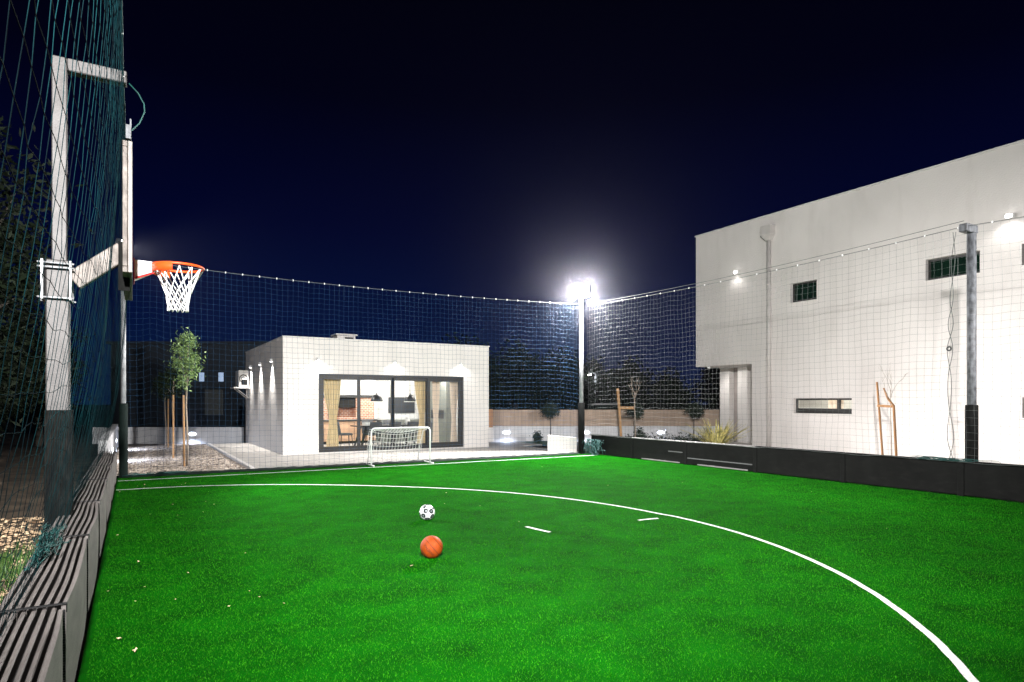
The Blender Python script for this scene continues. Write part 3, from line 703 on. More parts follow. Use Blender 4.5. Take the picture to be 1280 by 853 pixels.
def crown_tree(name, h, crown, mleaf, mbark, nl, size, label, cat, group=None, trunk_r=.05, limbs=5, lean=0):
    """crown = (z centre, horizontal radius, vertical radius, clump count, clump size)"""
    zc, rh, rvv, k, cs = crown
    t = empty(name, (0, 0, 0), label, cat, group)
    b = MB()
    pts = [(lean*z/h+.02*math.sin(z*3), .02*math.cos(z*2.3), z) for z in np.linspace(-.05, zc, 8)]
    b.tube(pts, list(np.linspace(trunk_r, trunk_r*.5, 8)), 8)
    for i in range(limbs):
        a = i*2.4; z0 = zc-rvv*random.uniform(.5, .95); tp = (rh*.7*math.cos(a), rh*.7*math.sin(a), zc+rvv*random.uniform(-.2, .6))
        b.tube([(lean*z0/h, 0, z0), (tp[0]*.4, tp[1]*.4, (z0+tp[2])/2-.05), tp], [trunk_r*.5, trunk_r*.33, trunk_r*.12], 6)
    b.build('trunk', mbark, t, smooth=True)
    V, F = leaves(nl, clumps((lean*zc/h, 0, zc), (rh, rh, rvv), k, cs), size)
    np_mesh('crown', V, F, mleaf, t)
    return t
ol = crown_tree('olive_tree', 3.7, (2.76, .30, .80, 34, .075), M['olive'], M['bark'], 2300, .045, 'small green olive tree with narrow crown nearest the pitch', 'tree', 'young staked trees in the gravel', .03, 6)
ol.location = (1.2, 18.35, 0)
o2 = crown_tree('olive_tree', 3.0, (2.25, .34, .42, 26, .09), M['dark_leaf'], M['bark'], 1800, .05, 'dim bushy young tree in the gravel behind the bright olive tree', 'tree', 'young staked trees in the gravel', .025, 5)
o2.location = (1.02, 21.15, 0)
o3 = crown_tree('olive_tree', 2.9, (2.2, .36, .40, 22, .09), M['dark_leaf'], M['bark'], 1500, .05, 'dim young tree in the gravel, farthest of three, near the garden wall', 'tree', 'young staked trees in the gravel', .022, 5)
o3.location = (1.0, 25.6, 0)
def stake(x, y, h, label, m, lx=0, ly=0, group='wooden tree stakes', r=.027):
    b = MB(); b.tube([(0, 0, -.1), (lx*.5, ly*.5, h*.5), (lx, ly, h)], [r, r*.97, r*.93], 10)
    o = b.build('tree_stake', m); o.location = (x, y, 0); return tag(o, label, 'tree stake', group)
stake(1.13, 18.20, 1.82, 'round wooden stake tied to the bright olive tree', M['wood'], -.02)
stake(1.02, 21.0, 1.85, 'wooden stake before the dim middle tree', M['wood'])
stake(1.10, 26.0, 1.75, 'wooden stake farthest back in the gravel, left of the other stakes', M['wood'])

# round topped topiary trees before the fence
tp = crown_tree('topiary_tree', 1.7, (1.28, .33, .30, 40, .07), M['topiary_leaf'], M['bark_dark'], 2600, .04, 'round topped dark little tree on a stem left of the floodlight pole', 'tree', 'round topped trees before the brown fence', .025, 4)
tp.location = along(26.0, 1.56)
copy_tree(tp, None, along(26.0, 5.0), 'round topped dark little tree on a stem behind the bare sapling', 1.0)
copy_tree(tp, None, along(26.0, 7.42), 'round topped dark little tree on a stem beside the overhanging house', 2.0)
def shrub(loc, h, rr, label):
    V, F = leaves(900, clumps((0, 0, h*.5), (rr, rr, h*.5), 20, .05), .05, .8)
    o = np_mesh('shrub', V, F, M['topiary_leaf']); o.location = loc; tag(o, label, 'shrub', 'small dark shrubs before the boundary wall')
shrub(along(25.6, 1.05), .42, .16, 'small dark shrub on the lawn left of the white block')
shrub(along(25.2, 5.05), .60, .17, 'small dark conical shrub behind the black boards')
for i, (d, l) in enumerate(((25.4, 5.9), (25.4, 6.5), (25.2, 7.0), (25.3, 7.8))):
    pass
V, F = leaves(3500, lambda n: np.stack([*(np.array(along(25.2, 0))[:2][:, None]+np.array(rv)[:2][:, None]*rng.uniform(4.5, 9.5, n)+np.array(vv)[:2][:, None]*rng.normal(0, .25, n)), np.abs(rng.normal(.05, .13, n))], 1), .06, .5)
tag(np_mesh('ground_cover', V, F, M['topiary_leaf']), 'low dark planting along the foot of the boundary wall', 'ground cover', kind='stuff')

# sword-leaved plant by the entrance
t = empty('sword_leaf_plant', (17.05, 15.1, 0), 'yellow green sword leaved plant in front of the ribbed entrance wall', 'plant')
b = MB()
for i in range(95):
    a = random.uniform(0, 2*math.pi); L = random.uniform(.75, 1.25); lean = random.uniform(.1, 1.0)**.6; wd = random.uniform(.026, .044)
    pts = []
    for k in range(6):
        u = k/5; rr = .10+lean*L*(u*.75+.25*u*u); z = .02+L*u*math.sqrt(max(.05, 1-lean*lean*.55))-.25*lean*u*u*L*.6
        pts.append((17.05+rr*math.cos(a), 15.1+rr*math.sin(a), z))
    n = Vector((-math.sin(a), math.cos(a), 0))
    b.grid([[tuple(Vector(p)+n*s_*wd*(1-(k/5)**2.2)+Vector((0, 0, -.01*(1-abs(s_))))) for s_ in (-1, 0, 1)] for k, p in enumerate(pts)])
b.build('leaves', M['blade_plant'], t, smooth=True)

def bare_tree(loc, h, label, m, seed, sc=1, tr=.035):
    rnd = random.Random(seed); t = empty('bare_sapling', loc, label, 'tree'); b = MB(); L = Vector(loc)
    b.tube([L+Vector((.015*math.sin(k), .01*k*.3, h*k/6)) for k in range(7)], list(np.linspace(tr, tr*.7, 7)), 8)
    def br(p, d, ln, r, dep):
        q = p+d*ln; mid = p+d*ln*.5+Vector((rnd.uniform(-.04, .04), rnd.uniform(-.04, .04), .02))
        b.tube([p, mid, q], [r, r*.8, r*.5], 6)
        if dep:
            for _ in range(rnd.choice((2, 2, 3))):
                nd = (d+Vector((rnd.uniform(-.6, .6), rnd.uniform(-.6, .6), rnd.uniform(0, .5)))).normalized(); br(q, nd, ln*rnd.uniform(.55, .85), r*.55, dep-1)
    for i in range(4):
        a = i*1.9+seed; br(L+Vector((0, 0, h*(.86+.04*i))), Vector((.4*math.cos(a), .4*math.sin(a), .8)).normalized(), .42*sc, tr*.5, 2)
    b.build('trunk', m, t, smooth=True); return t
bare_tree((16.25, 18.3, 0), 2.0, 'bare branching sapling tied to a stake behind the black boards', M['bark'], 3, .72, .03)
stake(15.85, 18.6, 2.15, 'thick pale stake leaning by the bare branching sapling', M['wood'], -.15, .05, r=.055)
b = MB(); b.bar((15.78, 18.62, 1.42), (16.2, 18.32, 1.42), .04, .10); tag(b.build('stake_tie', M['wood']), 'wooden cross tie joining the leaning stake to the bare sapling', 'cross tie', 'wooden cross ties')
bare_tree((16.5, 9.0, 0), 1.95, 'thin leafless sapling between two brown stakes by the house wall', M['bark'], 8, .8, .012)
stake(16.55, 9.22, 2.16, 'tall reddish brown stake left of the thin sapling by the house', M['wood_red'], -.02, .16)
b = MB(); b.tube([(16.5, 8.86, -.1), (16.48, 8.93, 1.55), (16.5, 9.08, 1.72), (16.5, 9.19, 2.0)], [.032, .03, .028, .02], 10); tag(b.build('tree_stake', M['wood_red']), 'crooked reddish brown stake right of the thin sapling by the house', 'tree stake', 'wooden tree stakes')
b = MB(); b.bar((16.52, 9.36, 1.55), (16.49, 8.93, 1.53), .03, .06); tag(b.build('stake_tie', M['wood_red']), 'reddish cross tie joining the two stakes by the house wall', 'cross tie', 'wooden cross ties')

# dark trees beyond the boundary
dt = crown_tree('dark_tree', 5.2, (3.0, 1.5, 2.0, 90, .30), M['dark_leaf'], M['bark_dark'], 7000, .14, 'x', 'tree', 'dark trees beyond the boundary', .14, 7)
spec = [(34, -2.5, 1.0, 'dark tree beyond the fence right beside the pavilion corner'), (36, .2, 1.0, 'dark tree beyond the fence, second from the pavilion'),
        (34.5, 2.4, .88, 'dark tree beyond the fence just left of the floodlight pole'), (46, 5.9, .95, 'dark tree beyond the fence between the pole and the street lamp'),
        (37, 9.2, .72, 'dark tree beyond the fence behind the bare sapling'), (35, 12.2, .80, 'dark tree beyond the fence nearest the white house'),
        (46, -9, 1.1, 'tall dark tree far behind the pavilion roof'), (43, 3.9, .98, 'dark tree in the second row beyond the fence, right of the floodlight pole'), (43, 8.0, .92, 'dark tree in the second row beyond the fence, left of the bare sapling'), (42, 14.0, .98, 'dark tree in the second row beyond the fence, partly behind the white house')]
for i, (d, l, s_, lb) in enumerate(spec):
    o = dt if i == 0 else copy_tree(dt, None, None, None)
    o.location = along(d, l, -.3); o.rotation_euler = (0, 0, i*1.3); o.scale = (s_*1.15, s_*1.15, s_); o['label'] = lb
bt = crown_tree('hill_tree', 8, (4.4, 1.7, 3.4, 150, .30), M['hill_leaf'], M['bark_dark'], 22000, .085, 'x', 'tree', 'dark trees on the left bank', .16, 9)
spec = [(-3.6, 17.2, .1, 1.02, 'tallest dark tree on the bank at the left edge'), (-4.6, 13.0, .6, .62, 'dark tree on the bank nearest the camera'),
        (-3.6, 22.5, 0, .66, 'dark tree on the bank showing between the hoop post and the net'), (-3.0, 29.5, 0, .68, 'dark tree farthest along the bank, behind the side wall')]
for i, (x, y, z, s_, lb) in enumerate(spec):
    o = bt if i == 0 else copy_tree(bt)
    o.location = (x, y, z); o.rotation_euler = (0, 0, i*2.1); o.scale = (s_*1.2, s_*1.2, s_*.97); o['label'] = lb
def rock(x, y, r_, seed, label):
    rnd = random.Random(seed); bm = bmesh.new(); bmesh.ops.create_icosphere(bm, subdivisions=2, radius=r_)
    for v_ in bm.verts: v_.co *= rnd.uniform(.72, 1.2); v_.co.z *= .7
    me = bpy.data.meshes.new('rock'); bm.to_mesh(me); bm.free()
    o = link_mesh('rock', me, M['rock']); o.location = (x, y, bank(x, y)+r_*.25); tag(o, label, 'rock', 'rocks on the left bank')
rk = [(-2.75, 12.2, .16, 'pale rounded rock low on the bank left of the padded post'), (-3.3, 13.6, .13, 'small rock higher on the dark bank'), (-2.55, 10.9, .10, 'small rock at the foot of the dark bank'),
      (-3.9, 13.2, .18, 'large dim rock at the left edge of the bank'), (-3.1, 11.4, .09, 'tiny rock beside the leaf litter'), (-2.3, 13.4, .14, 'rock on the bank close to the padded post')]
for i, (x, y, r_, lb) in enumerate(rk): rock(x, y, r_, i, lb)

# neighbour's dark house with two lit windows, far behind on the left
nh = empty('dark_house', along(44, -20), 'dark unlit house far behind the trees with two small lit windows', 'house')
b = MB(); b.bar(along(46, -27, 2.7), along(46, -14.5, 2.7), 6, 5.6); b.build('wall', M['house_dark'], nh)
b = MB(); b.bar(along(46, -27.2, 5.6), along(46, -14.3, 5.6), 6.4, .18); b.build('roof', M['house_dark'], nh)
for l in (-20.85, -19.55):
    b = MB(); b.bar(along(42.97, l-.22, 3.30), along(42.97, l+.22, 3.30), .03, .70); wf = b.build('window', M['frame'], nh)
    b = MB(); b.bar(along(42.945, l-.17, 3.30), along(42.945, l+.17, 3.30), .01, .60); b.build('pane', M['window_lit'], wf)
b = MB(); b.bar(along(42.9, -20.6, 1.6), along(42.9, -19.4, 1.6), .05, 1.7); b.build('door', M['grey_unit'], nh)

# far street lamp and the car beyond the fence
sl = empty('street_lamp', along(44, 5.75), 'lit street lamp in the distance right of the floodlight pole', 'street lamp')
p = along(44, 5.75)
b = MB(); b.tube([p+Vector((0, 0, -.2)), p+Vector((0, 0, 3.58))], [.085, .06], 10); b.tube([p+Vector((0, 0, 3.57)), p+rv*-.30+Vector((0, 0, 3.62))], .04, 8); b.build('pole', M['galv'], sl, smooth=True)
b = MB(); b.bar(p+rv*-.16+Vector((0, 0, 3.63)), p+rv*-.62+Vector((0, 0, 3.66)), .24, .08); o = b.build('lamp_head', M['galv_dark'], sl, bevel=.02)
b = MB(); b.lathe([(.0, 3.44), (.12, 3.47), (.17, 3.57), (.0, 3.58)], p+rv*-.42, 14, cap=False); b.build('lens', emit('street_lens', (1, .98, .95), 12), o, smooth=True)
point('street_light', p+rv*-.45-vv*.6+Vector((0, 0, 3.3)), 90, (.9, .95, 1), .15, sl)
cr_ = empty('parked_car', along(40, 6.1), 'pale car parked beyond the brown fence, only its roof showing', 'car')
cp = along(40, 6.1)
def cprof(prof, half, name, m, parent, z=0):
    b = MB(); n = len(prof)
    vs = [cp+rv*x+vv*s_*half*(k)+Vector((0, 0, y)) for s_ in (-1, 1) for x, y, k in prof]
    b.add(vs, [tuple(range(n))[::-1], tuple(range(n, 2*n))]+[(i, (i+1) % n, n+(i+1) % n, n+i) for i in range(n)])
    return b.build(name, m, parent, bevel=.03, seg=2)
cprof([(-2.1, .3, 1), (2.1, .3, 1), (2.15, .75, 1), (1.2, .95, 1), (-1.9, .98, 1), (-2.1, .8, 1)], .85, 'body', M['car_paint'], cr_)
cprof([(-1.75, .98, .95), (1.15, .96, .95), (.45, 1.44, .8), (-1.3, 1.44, .8)], .85, 'windows', M['dark_glass'], cr_)
cprof([(-1.34, 1.44, .82), (.5, 1.44, .82), (.35, 1.53, .75), (-1.15, 1.53, .75)], .85, 'roof', M['white_paint'], cr_)
for sx_ in (-1.3, 1.35):
    for sy_ in (-.8, .8):
        b = MB(); c = cp+rv*sx_+vv*sy_
        b.tube([c-vv*.1+Vector((0, 0, .31)), c+vv*.1+Vector((0, 0, .31))], .31, 20); b.build('wheel', M['pad'], cr_)

# ================================================================== BOARDS
segs = [(-.8, 1.0), (1.0, 2.02), (2.02, 4.03), (4.03, 6.03), (6.03, 8.05), (8.05, 10.3), (10.3, 12.5), (12.5, 14.7), (14.7, 16.2)]
names = [None, 'grey layered board at the near left corner of the picture', 'nearest full length grey layered board at the bottom left corner', 'grey layered board on the left touchline between its first and second straps',
         'grey layered board beside the foot of the padded hoop post', 'grey layered board just beyond the hoop post', 'grey layered board halfway to the far corner post',
         'grey layered board third from the far end of the left row', 'short grey layered board against the far corner post']
def left_board(y0, y1, label, first=False):
    t = empty('rebound_board', (-.4, y0, 0), label, 'board', 'grey layered boards along the left touchline')
    L = y1-y0; ny = 22
    ph = random.uniform(0, 6)
    def bow(u, k): # sheets bulge a little between their straps
        return .010*math.sin(u*math.pi)*(1 if k >= 5 else .4)+.0025*math.sin(u*6.3+ph+k*.8)
    b = MB()
    for k in range(8):
        x = -.590+k*.040; h = .60-.004*random.random()
        if k == 7: continue
        P = []
        for i in range(ny+1):
            u = i/ny; y = y0+.004+(L-.008)*u; xx = x+bow(u, k); hz = h+.003*math.sin(u*9+ph+k)-.012*(u < .02)
            P.append([(xx-.011, y, .05), (xx-.011, y, hz-.008), (xx-.006, y, hz), (xx+.006, y, hz), (xx+.011, y, hz-.008), (xx+.011, y, .05)])
        b.grid(P)
        for e in (0, -1): b.add(P[e], [tuple(range(6))])
    b.build('sheets', M['slat'], t, smooth=False)
    b = MB(); b.box(-.580, -.345, y0+.03, y1-.03, .0, .535); b.build('void_fill', M['void_fill'], t)  # dark block standing in for the shaded voids between sheets
    # the flat facing sheet with a corrugated vertical edge
    b = MB(); P = []
    x = -.590+7*.040
    for i in range(ny+1):
        u = i/ny; y = y0+.012+(L-.024)*u; bo = bow(u, 7); hz = .60+.010*math.sin(u*8+ph)
        if u > .72: bo -= .012*((u-.72)/.28)**1.3
        col = [(x+bo-.010, y, .0), (x+bo-.010, y, hz-.006), (x+bo-.004, y, hz)]
        for j in range(9):
            z = hz-.004-(hz-.004)*j/8; belly = .012*math.sin(math.pi*j/8+.4)*math.sin(u*math.pi)
            col.append((x+bo+.010+belly, y, max(.003, z)))
        P.append(col)
    b.grid(P)
    for e in (0, -1): b.add(P[e], [tuple(range(len(P[e])))])
    fs = b.build('facing_sheet', M['slat'], t, smooth=False)
    b = MB()
    for j in range(42):
        z = .01+.575*j/42
        b.box(x-.008, x+.010, y0+.002, y0+.013, z, z+.008)
    b.build('ribbed_edge', M['strap'], fs)
    b = MB(); yb = y0+.02
    b.box(-.612, x+.014, yb-.016, yb+.016, .606, .611); b.box(x+.0145, x+.018, yb-.015, yb+.015, .565, .611); b.box(-.616, -.6125, yb-.016, yb+.016, .2, .611)
    b.build('strap', M['strap'], t, bevel=.001)
    return t
for (y0, y1), lb in zip(segs, names):
    if lb: left_board(y0, y1, lb)

rs = [(16.15, 14.22), (14.20, 12.12), (12.10, 9.93), (9.91, 7.79), (7.77, 5.62), (5.60, 3.5), (3.48, 1.4)]
rn = ['black pitch board at the far right corner beside the floodlight pole', 'black pitch board with a short light strip, in front of the bare sapling', 'black pitch board with a long light strip near its foot',
      'black pitch board below the low strip window', 'black pitch board in front of the two brown stakes', 'black pitch board behind which the right net post stands', 'black pitch board nearest the camera on the right']
for i, ((y1, y0), lb) in enumerate(zip(rs, rn)):
    t = empty('pitch_board', (12.55, y0, 0), lb, 'board', 'black boards along the right touchline')
    b = MB(); b.box(12.50, 12.57, y0+.012, y1-.012, .02, .585); p_ = b.build('panel', M['black_board'], t, bevel=.006)
    b = MB(); b.box(12.47, 12.60, y0+.004, y1-.004, .588, .618); b.build('top_rail', M['board_cap'] if i in (1, 2) else M['black_board'], t, bevel=.006)  # two rails painted paler for the light on their tops
    b = MB(); b.box(12.485, 12.60, y0-.05, y0+.05, .0, .584); b.build('upright', M['black_board'], t, bevel=.006)
    if i == 2: b = MB(); b.box(12.488, 12.498, y0+.08, y1-.05, .165, .190); b.build('light_strip', M['light_strip'], p_)
    if i == 1: b = MB(); b.box(12.488, 12.498, y0+.10, y0+.62, .30, .325); b.build('light_strip', M['light_strip'], p_)
    if i in (1, 2): b = MB(); b.box(12.488, 12.498, y0+.2, y1-.4, .02, .05); b.build('foot_strip', M['board_cap'], p_)

# ================================================================== POSTS
def round_post(b, x, y, z0, z1, r_): b.tube([(x, y, z0), (x, y, (z0+z1)/2), (x, y, z1)], r_, 16)
def pad_round(b, x, y, z0, z1, r_): b.lathe([(r_*.9, z0), (r_, z0+.02), (r_, z1-.02), (r_*.9, z1)], (x, y, 0), 18)
# far-left corner post
t = empty('corner_post', (-.17, 16.3, 0), 'slim galvanised corner post with dark padded foot at the far left', 'post', 'posts carrying the nets')
b = MB(); round_post(b, -.17, 16.3, -.05, 5.0, .05); b.build('pole', M['galv'], t, smooth=True)
b = MB(); pad_round(b, -.17, 16.3, .0, 1.62, .085); b.build('padding', M['pad_green'], t, smooth=True)
def floodlight(t, c, target, power, cone=160, lens=None, col=(1, .98, .96), rad=.12, blend=.35, wd=.50):
    c = Vector(c); d = (Vector(target)-c); d.normalize(); sd = d.cross(Vector((0, 0, 1))).normalized(); u = sd.cross(d)
    b = MB(); b.bar(c-d*.09, c, wd, wd*.8, up=u); h_ = b.build('floodlight', M['galv_dark'], t, bevel=.015)
    b = MB()
    for k in range(7): b.bar(c-d*.15+sd*(-.21+.07*k)*wd*2, c-d*.092+sd*(-.21+.07*k)*wd*2, .012, wd*.68, up=u)
    b.build('cooling_fin', M['galv_dark'], h_)
    b = MB(); b.bar(c+d*.002, c+d*.012, wd*.9, wd*.7, up=u); b.build('lens', lens or M['flood_lens'], h_)
    spot('floodlight_beam', c+d*.10, c+d*3, power, cone, blend, col, rad, t)
# far-right floodlight pole
t = empty('floodlight_pole', (12.25, 16.32, 0), 'tall floodlight pole with blazing lamp and dark padded foot at the far corner', 'floodlight pole')
b = MB(); round_post(b, 12.25, 16.32, -.05, 4.98, .068); b.build('pole', M['galv'], t, smooth=True)
b = MB(); pad_round(b, 12.25, 16.32, 0, 1.62, .105); b.build('padding', M['pad'], t, smooth=True)
floodlight(t, (12.19, 16.22, 5.12), (5.5, 7.5, 0), 9000, 160)
# floodlights on the posts outside the frame (behind the camera; the right one added to light the pavilion) and over the far-left corner
for nm, x, y, lbl, pw, tg, cn in (('floodlight_pole', -.62, -1.3, 'floodlight pole behind the camera on the left', 15500, (10.2, 20.0, 1.6), 102),
                              ('floodlight_pole', 12.75, -2.0, 'unseen floodlight pole added on the right to light the pavilion', 8500, (6.9, 21, 1.5), 62)):
    t = empty(nm, (x, y, 0), lbl, 'floodlight pole')
    b = MB(); round_post(b, x, y, -.05, 5.0, .065); b.build('pole', M['galv'], t, smooth=True)
    b = MB(); pad_round(b, x, y, 0, 1.6, .10); b.build('padding', M['pad'], t, smooth=True)
    floodlight(t, (x+(.1 if x < 5 else -.1), y+.1, 5.15), tg, pw, cn, blend=.75)
t = bpy.data.objects['corner_post']
floodlight(t, (-.14, 16.22, 5.05), (9.0, 7.6, 0), 9000, 82, blend=.7, wd=.26)
# right net post with a short arm
t = empty('net_post', (12.74, 5.56, 0), 'grey steel net post with short top arm and black padded foot on the right', 'post', 'posts carrying the nets')
b = MB(); round_post(b, 12.74, 5.56, -.05, 4.70, .072); b.build('pole', M['galv_dark'], t, smooth=True)
b = MB(); pad_round(b, 12.74, 5.56, 0, 1.60, .10); b.build('padding', M['pad'], t, smooth=True)
b = MB(); b.box(12.43, 12.82, 5.49, 5.63, 4.62, 4.76); b.build('arm', M['galv_dark'], t, bevel=.012)
# hoop post (thick, box section) and the taller net post clamped to it
HPX, HPY = -.60, 7.36
t = empty('net_post', (-.60, 7.55, 0), 'tall pale square net post with long top arm on the left', 'post', 'posts carrying the nets')
b = MB(); b.box(-.665, -.545, 7.50, 7.62, -.05, 4.98); b.build('pole', M['post_white'], t, bevel=.008)
b = MB(); b.box(-.543, -.05, 7.50, 7.62, 4.86, 4.98); b.build('arm', M['post_white'], t, bevel=.008)
hp = empty('basketball_hoop', (HPX, HPY, 0), 'basketball hoop with orange rim on a thick square post', 'basketball hoop')
b = MB(); b.box(HPX-.09, HPX+.09, HPY-.09, HPY+.09, -.05, 2.98); b.build('post', M['post_white'], hp, bevel=.01)
b = MB()
for k in range(24):
    pass
b.box(HPX-.100, HPX+.100, HPY-.100, HPY+.100, .42, 1.58)
for k in range(6):
    q = HPX-.088+.035*k; b.box(q-.011, q+.011, HPY-.112, HPY-.097, .42, 1.58)
    q = HPY-.088+.035*k; b.box(HPX+.097, HPX+.112, q-.011, q+.011, .42, 1.58)
b.build('padding', M['pad'], hp, bevel=.004)
for z in (2.62, 2.90, 2.94):
    for dy in (-.13, .125):
        if z == 2.94 and dy > 0: continue
        b = MB(); b.tube([(HPX-.15, HPY+dy, z), (HPX+.13, HPY+dy, z)], .009, 8); b.build('clamp_rod', M['galv'], hp, smooth=True)
b = MB(); b.box(HPX-.125, HPX-.103, HPY-.14, HPY+.13, 2.60, 2.97); b.build('clamp_plate', M['galv'], hp, bevel=.004)
b = MB(); b.box(HPX+.093, HPX+.112, HPY-.14, HPY+.13, 2.60, 2.97); b.build('clamp_plate', M['galv'], hp, bevel=.004)
b = MB(); b.bar((HPX+.115, HPY, 2.80), (-.075, HPY, 3.14), .11, .17); b.build('arm', M['rust'], hp, bevel=.008)
BY0, BY1, BZ0, BZ1 = HPY-.9, HPY+.9, 2.78, 3.92
b = MB(); b.box(-.035, .0, BY0, BY1, BZ0, BZ1); bb = b.build('backboard', M['backboard'], hp, bevel=.004)
b = MB()
for y0, y1, z0, z1 in ((BY0, BY1, BZ0, BZ0+.05), (BY0, BY1, BZ1-.05, BZ1), (BY0, BY0+.05, BZ0+.052, BZ1-.052), (BY1-.05, BY1, BZ0+.052, BZ1-.052), (HPY-.03, HPY+.03, BZ0+.052, BZ1-.052), (BY0+.052, HPY-.032, 3.2, 3.26), (HPY+.032, BY1-.052, 3.2, 3.26)):
    b.box(-.075, -.037, y0, y1, z0, z1)
b.build('frame', M['rust'], bb, bevel=.004)
b = MB()
for y0, y1, z0, z1 in ((HPY-.30, HPY+.30, 3.50, 3.55), (HPY-.30, HPY+.30, 3.10, 3.15), (HPY-.30, HPY-.25, 3.15, 3.50), (HPY+.25, HPY+.30, 3.15, 3.50)):
    b.box(.0015, .004, y0, y1, z0, z1)
b.build('target_square', M['red'], bb)
b = MB(); b.box(-.05, -.012, BY0-.03, BY0+.02, 3.93, 4.05); b.box(-.02, -.008, BY0+.02, BY0+.05, 3.5, 4.12); b.build('top_bracket', M['galv_dark'], bb)
RZ = 3.03; RXC = .40
b = MB(); b.ring((RXC, HPY, RZ), .235, .013, 48, 10); 
P = []
for i in range(25):
    a = R(105)+R(150)*i/24
    P.append([(RXC+.238*math.cos(a), HPY+.238*math.sin(a), RZ+.012), (RXC+.245*math.cos(a), HPY+.245*math.sin(a), RZ+.012), (RXC+.245*math.cos(a), HPY+.245*math.sin(a), RZ-.075), (RXC+.238*math.cos(a), HPY+.238*math.sin(a), RZ-.075), (RXC+.238*math.cos(a), HPY+.238*math.sin(a), RZ+.012)])
b.grid(P)
rim = b.build('rim', M['hoop'], hp, smooth=True)
b = MB(); b.add([(.006, HPY-.10, RZ+.02), (.006, HPY+.10, RZ+.02), (.20, HPY+.06, RZ+.02), (.20, HPY-.06, RZ+.02), (.006, HPY-.10, RZ-.17), (.006, HPY+.10, RZ-.17), (.19, HPY+.05, RZ-.075), (.19, HPY-.05, RZ-.075)],
                [(0,3,2,1),(4,5,6,7),(0,1,5,4),(1,2,6,5),(2,3,7,6),(3,0,4,7)]); b.build('rim_bracket', M['white_paint'], rim, bevel=.006)
b = MB(); b.box(.006, .018, HPY-.13, HPY+.13, RZ-.19, RZ+.03); b.bar((.02, HPY-.108, RZ-.165), (.185, HPY-.058, RZ-.085), .012, .02); b.build('mount_plate', M['red'], rim, bevel=.003)
b = MB(); b.box(-.11, -.02, HPY-.62, HPY-.60, 2.66, 3.1); b.build('back_strut', M['pad'], bb)
# basket net: woven diamonds
b = MB(); n = 12
def nr_(v_): return .225*(1-v_)**1.1+.088*v_+.025*math.sin(v_*math.pi)*-1 + .02*max(0, v_-.85)
rows = 9
for s_ in (-1, 1):
    for k in range(n):
        pts = []
        for j in range(rows*2+1):
            v_ = j/(rows*2); a = 2*math.pi*(k+s_*v_*3.0*(.35+.65*v_))/n*1.0; rr = nr_(v_)+.004*s_
            pts.append((RXC+rr*math.cos(a), HPY+rr*math.sin(a), RZ-.02-.43*v_))
        b.tube(pts, .0055, 5)
b.build('basket_net', M['hoop_net'], rim, smooth=True)

# ================================================================== SAFETY NETS
def strand_mesh(G, nrm, rad):
    """G: (nu, nv, 3) nodes. Triangular cords along both directions."""
    G = np.asarray(G, float); nu, nv, _ = G.shape; Vs = []; Fs = []; base = 0
    for A in (G, np.transpose(G, (1, 0, 2))):
        a, k, _ = A.shape
        T = np.gradient(A, axis=1); T /= np.linalg.norm(T, axis=2, keepdims=True)+1e-9
        N = np.broadcast_to(np.array(nrm, float), T.shape); B = np.cross(T, N); B /= np.linalg.norm(B, axis=2, keepdims=True)+1e-9
        N2 = np.cross(B, T)
        ring = [A+rad*(math.cos(t)*N2+math.sin(t)*B) for t in (0, 2.0944, 4.18879)]
        V = np.stack(ring, 2).reshape(-1, 3)
        i, j = np.meshgrid(np.arange(a), np.arange(k-1), indexing='ij'); p0 = ((i*k+j)*3).ravel()
        for q in range(3):
            r2 = (q+1) % 3; Fs.append(np.stack([p0+q, p0+r2, p0+3+r2, p0+3+q], 1)+base)
        Vs.append(V); base += len(V)
    return np.concatenate(Vs), np.concatenate(Fs)
def smooth_noise(nu, nv, su, sv, amp):
    u = np.arange(nu)[:, None]; v_ = np.arange(nv)[None]; out = np.zeros((nu, nv))
    for _ in range(7):
        out += np.sin(u*rng.uniform(.3, 1.5)*su+v_*rng.uniform(-1, 1)*sv+rng.uniform(0, 6.3))
    return out*amp/3
CELL = .13
def safety_net(label, G, nrm, rad, m, mrope, clip_every=3, rope_r=.006, clip_s=.016):
    root = empty('safety_net', tuple(G[G.shape[0]//2, 0]), label, 'net', 'nets round the pitch')
    V, F = strand_mesh(G, nrm, rad); np_mesh('net_mesh', V, F, m, root)
    top = G[:, -1]
    b = MB(); b.tube([tuple(p+np.array((0, 0, .012))) for p in top], rope_r, 6); rp = b.build('top_rope', mrope, root, smooth=True)
    b = MB(); b.tube([tuple(p) for p in G[:, 0]], rope_r*.9, 5); b.build('bottom_rope', mrope, root, smooth=True)
    b = MB(); b.box(-clip_s*.6, clip_s*.6, -clip_s*.6, clip_s*.6, -clip_s, clip_s*1.2); first = None
    for i in range(1, G.shape[0], clip_every):
        loc = Vector(top[i])-Vector(root.location)+Vector((0, 0, .01))
        if first is None: first = b.build('rope_clip', M['clip'], None); first.parent = rp; c = first
        else: c = first.copy(); COL.objects.link(c)
        c.location = loc
    return root
